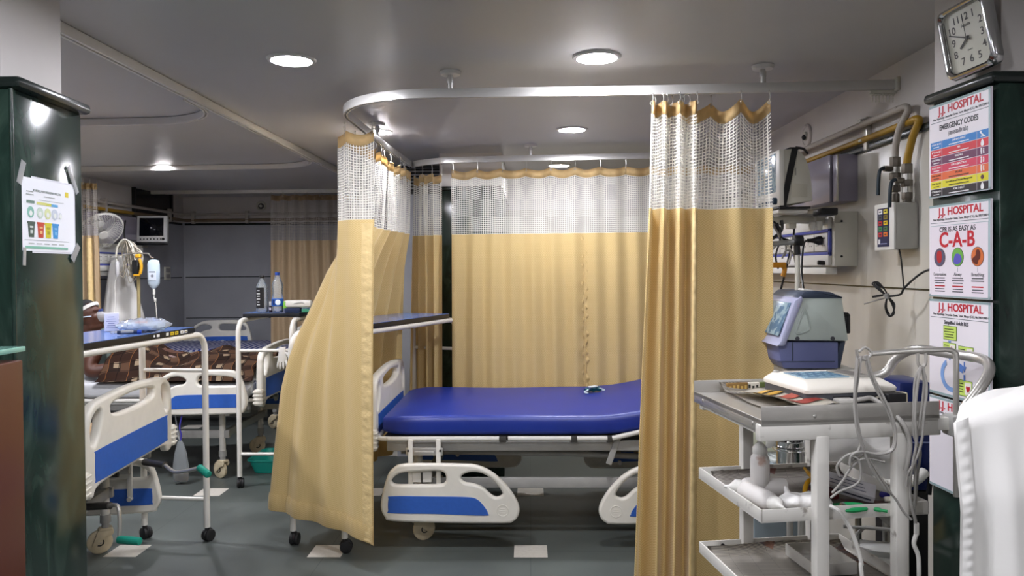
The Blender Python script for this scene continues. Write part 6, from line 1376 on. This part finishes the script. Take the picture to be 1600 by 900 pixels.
clamp('yellow', TM @ M.Translation((-.012, -.062, zs+.042)) @ M.Rotation(1.05, 4, 'Z') @ M.Rotation(-.55, 4, 'Y'), 'yellow limb clamp propped against the front trolley leg')
t = thing('paper_packet', 'white printed paper packet tilted on the right of the middle trolley shelf', 'packet', L(.075, -.02, zs)); X = TM @ M.Translation((.078, -.05, zs+.030)) @ M.Rotation(-.55, 4, 'Z') @ M.Rotation(.22, 4, 'Y') @ M.Rotation(.35, 4, 'X')
b = MB(); b.box((0, 0, 0), (.135, .055, .020), flat('#dedce0'), bev=.002, T=X); b.build('packet', t)
b = MB()
for k in range(3): b.box((-.004+.006*k, -.016+k*.014, .0104), (.10-.02*k, .0025, .0006), flat('#77788a'), T=X)
b.box((0, -.0278, 0), (.12, .0006, .004), flat('#4a4a58'), T=X); b.build('printed_lines', t)
b = MB(); b.cyl(L(.165, -.06, zs+.008), L(.185, -.10, zs+.008), .0075, 'purple', seg=12, bev=.002); tag(b.build('marker_cap'), 'small violet cap lying among the cables on the middle shelf', 'cap')
t = thing('adapter_plug', 'cluster of cream cable plugs at the right end of the middle shelf', 'plugs', L(.17, -.14, zs))
for k, (x, y, a_) in enumerate(((.150, -.140, .4), (.172, -.150, -.2), (.182, -.120, .9), (.128, -.150, 1.3))):
    X = TM @ M.Translation((x, y, zs+.012+.004*k)) @ M.Rotation(a_, 4, 'Z') @ M.Rotation(.3, 4, 'Y'); b = MB(); b.box((0, 0, 0), (.038, .014, .012), flat('#cfc9ba'), bev=.003, T=X); b.cyl(X @ V((.019, 0, 0)), X @ V((.034, 0, .002)), .0035, 'steel', seg=8); b.build('plug', t)
# lead bundles hanging from the pole
t = thing('lead_cables', 'bundle of grey trace leads hanging from the hook end of the trolley pole', 'cables', W(1345, 600, 1.68)); Yb = 1.665
paths = [
    [(1340, 560), (1338, 590), (1335, 625), (1338, 665), (1348, 700), (1362, 732), (1384, 765)], [(1346, 556), (1342, 585), (1337, 625), (1342, 668), (1352, 705), (1372, 740), (1392, 770)],
    [(1352, 556), (1357, 580), (1370, 610), (1386, 640), (1397, 672), (1394, 700), (1376, 708), (1350, 710), (1325, 724)], [(1355, 555), (1363, 585), (1378, 615), (1392, 645), (1400, 676), (1396, 702), (1374, 710), (1346, 706), (1330, 712), (1328, 728)],
    [(1339, 556), (1336, 600), (1336, 640), (1344, 685), (1340, 705), (1322, 712), (1308, 728), (1312, 744)], [(1342, 550), (1352, 543), (1362, 552), (1352, 562), (1341, 560)],
    [(1330, 712), (1342, 720), (1345, 745), (1336, 758), (1312, 768), (1298, 778)], [(1300, 770), (1316, 752), (1332, 728), (1352, 716), (1382, 722)], [(1384, 765), (1398, 778), (1412, 800), (1424, 812)]]
for k, p in enumerate(paths):
    b = MB(); b.tube([W(x, y, Yb+(.004*(k % 3)) - (.0 if y < 640 else .004)) for x, y in p], .0027, 'cable', 7, 7); b.build('lead', t)
t = thing('lead_cables', 'bundle of grey trace leads hanging from the middle loop of the trolley pole', 'cables', W(1438, 600, 1.79))
paths = [[(1440, 572), (1434, 600), (1430, 650), (1432, 690), (1426, 725), (1422, 760), (1424, 790)], [(1441, 572), (1444, 600), (1440, 640), (1432, 690), (1430, 730), (1430, 770), (1428, 800)],
         [(1439, 572), (1430, 595), (1428, 640), (1428, 680), (1438, 705), (1434, 740), (1430, 790)], [(1442, 573), (1448, 605), (1444, 650), (1440, 690), (1430, 720), (1419, 740), (1416, 760)]]
for k, p in enumerate(paths):
    b = MB(); b.tube([W(x, y, 1.742+.006*(k % 3)) for x, y in p], .0031, 'cable', 7, 7); b.build('lead', t)
b = MB(); b.tube([W(1424, 790, 1.742), W(1430, 812, 1.742), W(1432, 830, 1.742)], .004, 'cable', 8, 4); b.box(W(1432, 826, 1.742), (.010, .008, .028), 'offwh', bev=.002); b.tube([W(1432, 834, 1.742), W(1428, 850, 1.742), W(1435, 870, 1.742), W(1436, 905, 1.742)], .005, 'offwh', 8, 5); b.build('trunk_cable', t)
t = thing('white_cable', 'single white cable looping down past the front trolley leg', 'cable', W(1330, 830, 1.7))
b = MB(); b.tube([W(1296, 790, 1.70), W(1312, 800, 1.69), (W(1328, 825, 1.69)), W(1338, 850, 1.69), W(1346, 880, 1.69), W(1348, 910, 1.69), (.78, 1.70, .3), (.80, 1.70, .03), (.83, 1.69, .006), (.95, 1.66, .006)], .0045, 'offwh', 8, 6); b.build('cable_run', t)
# things on the lowest shelf
zl = .6145+.008
b = MB(); b.tube([L(.02+.07*math.cos(a_)+.01*k, -.12+.05*math.sin(a_), zl+.006+.002*k) for k in range(3) for a_ in [2*PI*i/14 for i in range(14)]], .005, 'black', 8, 2); tag(b.build('black_cable'), 'coil of thick black cable on the lowest trolley shelf', 'cable')
t = thing('wire_frame_tray', 'small shallow white tray on the lowest trolley shelf', 'tray', L(.05, .02, zl)); b = MB()
for s in (-1, 1): b.box((.055, .03+s*.075, zl+.020), (.11, .004, .030), 'enamelworn', bev=.001, T=TM)
for s in (-1, 1): b.box((.055+s*.055, .03, zl+.020), (.004, .15, .030), 'enamelworn', bev=.001, T=TM)
b.box((.055, .03, zl+.006), (.11, .15, .003), 'enamelworn', T=TM); b.build('tray_body', t)
t = thing('white_device', 'white boxy device with bent grey handle behind the lowest trolley shelf', 'medical device', (1.00, 2.36, 0)); X = M.Translation((1.035, 2.34, 0)) @ M.Rotation(-.3, 4, 'Z')
b = MB(); b.box((0, 0, .44), (.17, .13, .20), 'offwh', bev=.012, T=X); b.box((0, -.01, .545), (.13, .10, .02), flat('#c9c9c4'), bev=.005, T=X); b.build('case', t)
b = MB(); b.tube([X @ V(p) for p in ((-.05, -.05, .55), (-.05, -.05, .60), (-.03, -.05, .62), (.06, -.05, .62), (.06, -.05, .55))], .006, 'greymetal', 8); b.tube([X @ V(p) for p in ((-.09, -.06, .62), (-.03, -.055, .62))], .005, 'greymetal', 8); b.build('handle', t)
b = MB(); b.box((0, 0, .335), (.15, .11, .02), 'darkgr', bev=.004, T=X)
for sx in (-1, 1):
    for s in (-1, 1): b.tube([X @ V((sx*.06, s*.045, .33)), X @ V((sx*.07, s*.055, .003))], .010, 'greymetal', 8)
b.build('stand', t)
# white cloth at the right edge
t = thing('draped_cloth', 'white cloth draped over a stand at the right edge of the foreground', 'cloth', (1.05, 1.2, 0))
P = [W(1502, 664, 1.38), W(1600, 622, 1.36)]
b = MB(); x0 = W(1500, 700, 1.38).x
def fn(u, v):
    # u along the front edge, v: back edge over the top and down the front
    x = x0+.66*u; top = P[0].z+.045*min(1, u/.20)**.8+.03*max(0, u-.2)
    fold = (.020*math.sin(19*u+.7+2*v)+.012*math.sin(43*u-3*v)+.007*math.sin(81*u+5*v))
    if v < .25:
        k = v/.25; y = 1.66-.26*k; z = top-.012*(1-k)-.04*max(0, .10-u)+.006*math.sin(23*u+7*k)
    else:
        k = (v-.25)/.75; y = 1.395-.028*min(1, k*8)-.02*k+fold*min(1, k*3); z = top-.02*min(1, k*12)-(top-.12)*k
    xx_ = x-.018*(k if v >= .25 else 0)*(1-u)*1.6+.004*math.sin(9*v+3)*(1-u)
    return V((xx_+.60*max(0, y-1.395)*(1 if u < .5 else 1), y, z))
b.grid(fn, 90, 60, 'sheet'); b.build('cloth', t, ang=180)
b = MB(); b.grid(lambda a, v: fn(.004+.034*a, .25+.75*v)+V((0, -.003-.0025*math.sin(PI*a)*(1+.35*math.sin(v*330)), 0)), 5, 260, 'sheet'); b.build('hem', t, ang=180)
b = MB()
for x in (x0+.10, x0+.58):
    for y in (1.45, 1.60): b.tube([(x+.6*(y-1.4), y, 1.06), (x+.6*(y-1.4), y, .004)], .012, 'steel', 8)
b.box((x0+.42, 1.525, 1.06), (.50, .18, .02), 'steel', bev=.004); b.build('stand', t)

# ------------------------------------------------------------------ light and view
wd = bpy.data.worlds.new('world'); S.world = wd; wd.use_nodes = True; wd.node_tree.nodes['Background'].inputs[0].default_value = (.9, .95, 1, 1); wd.node_tree.nodes['Background'].inputs[1].default_value = .02
S.view_settings.view_transform = 'Standard'; S.view_settings.look = 'None'; S.view_settings.gamma = 1; S.view_settings.use_curve_mapping = False
S.view_settings.exposure = 2.45
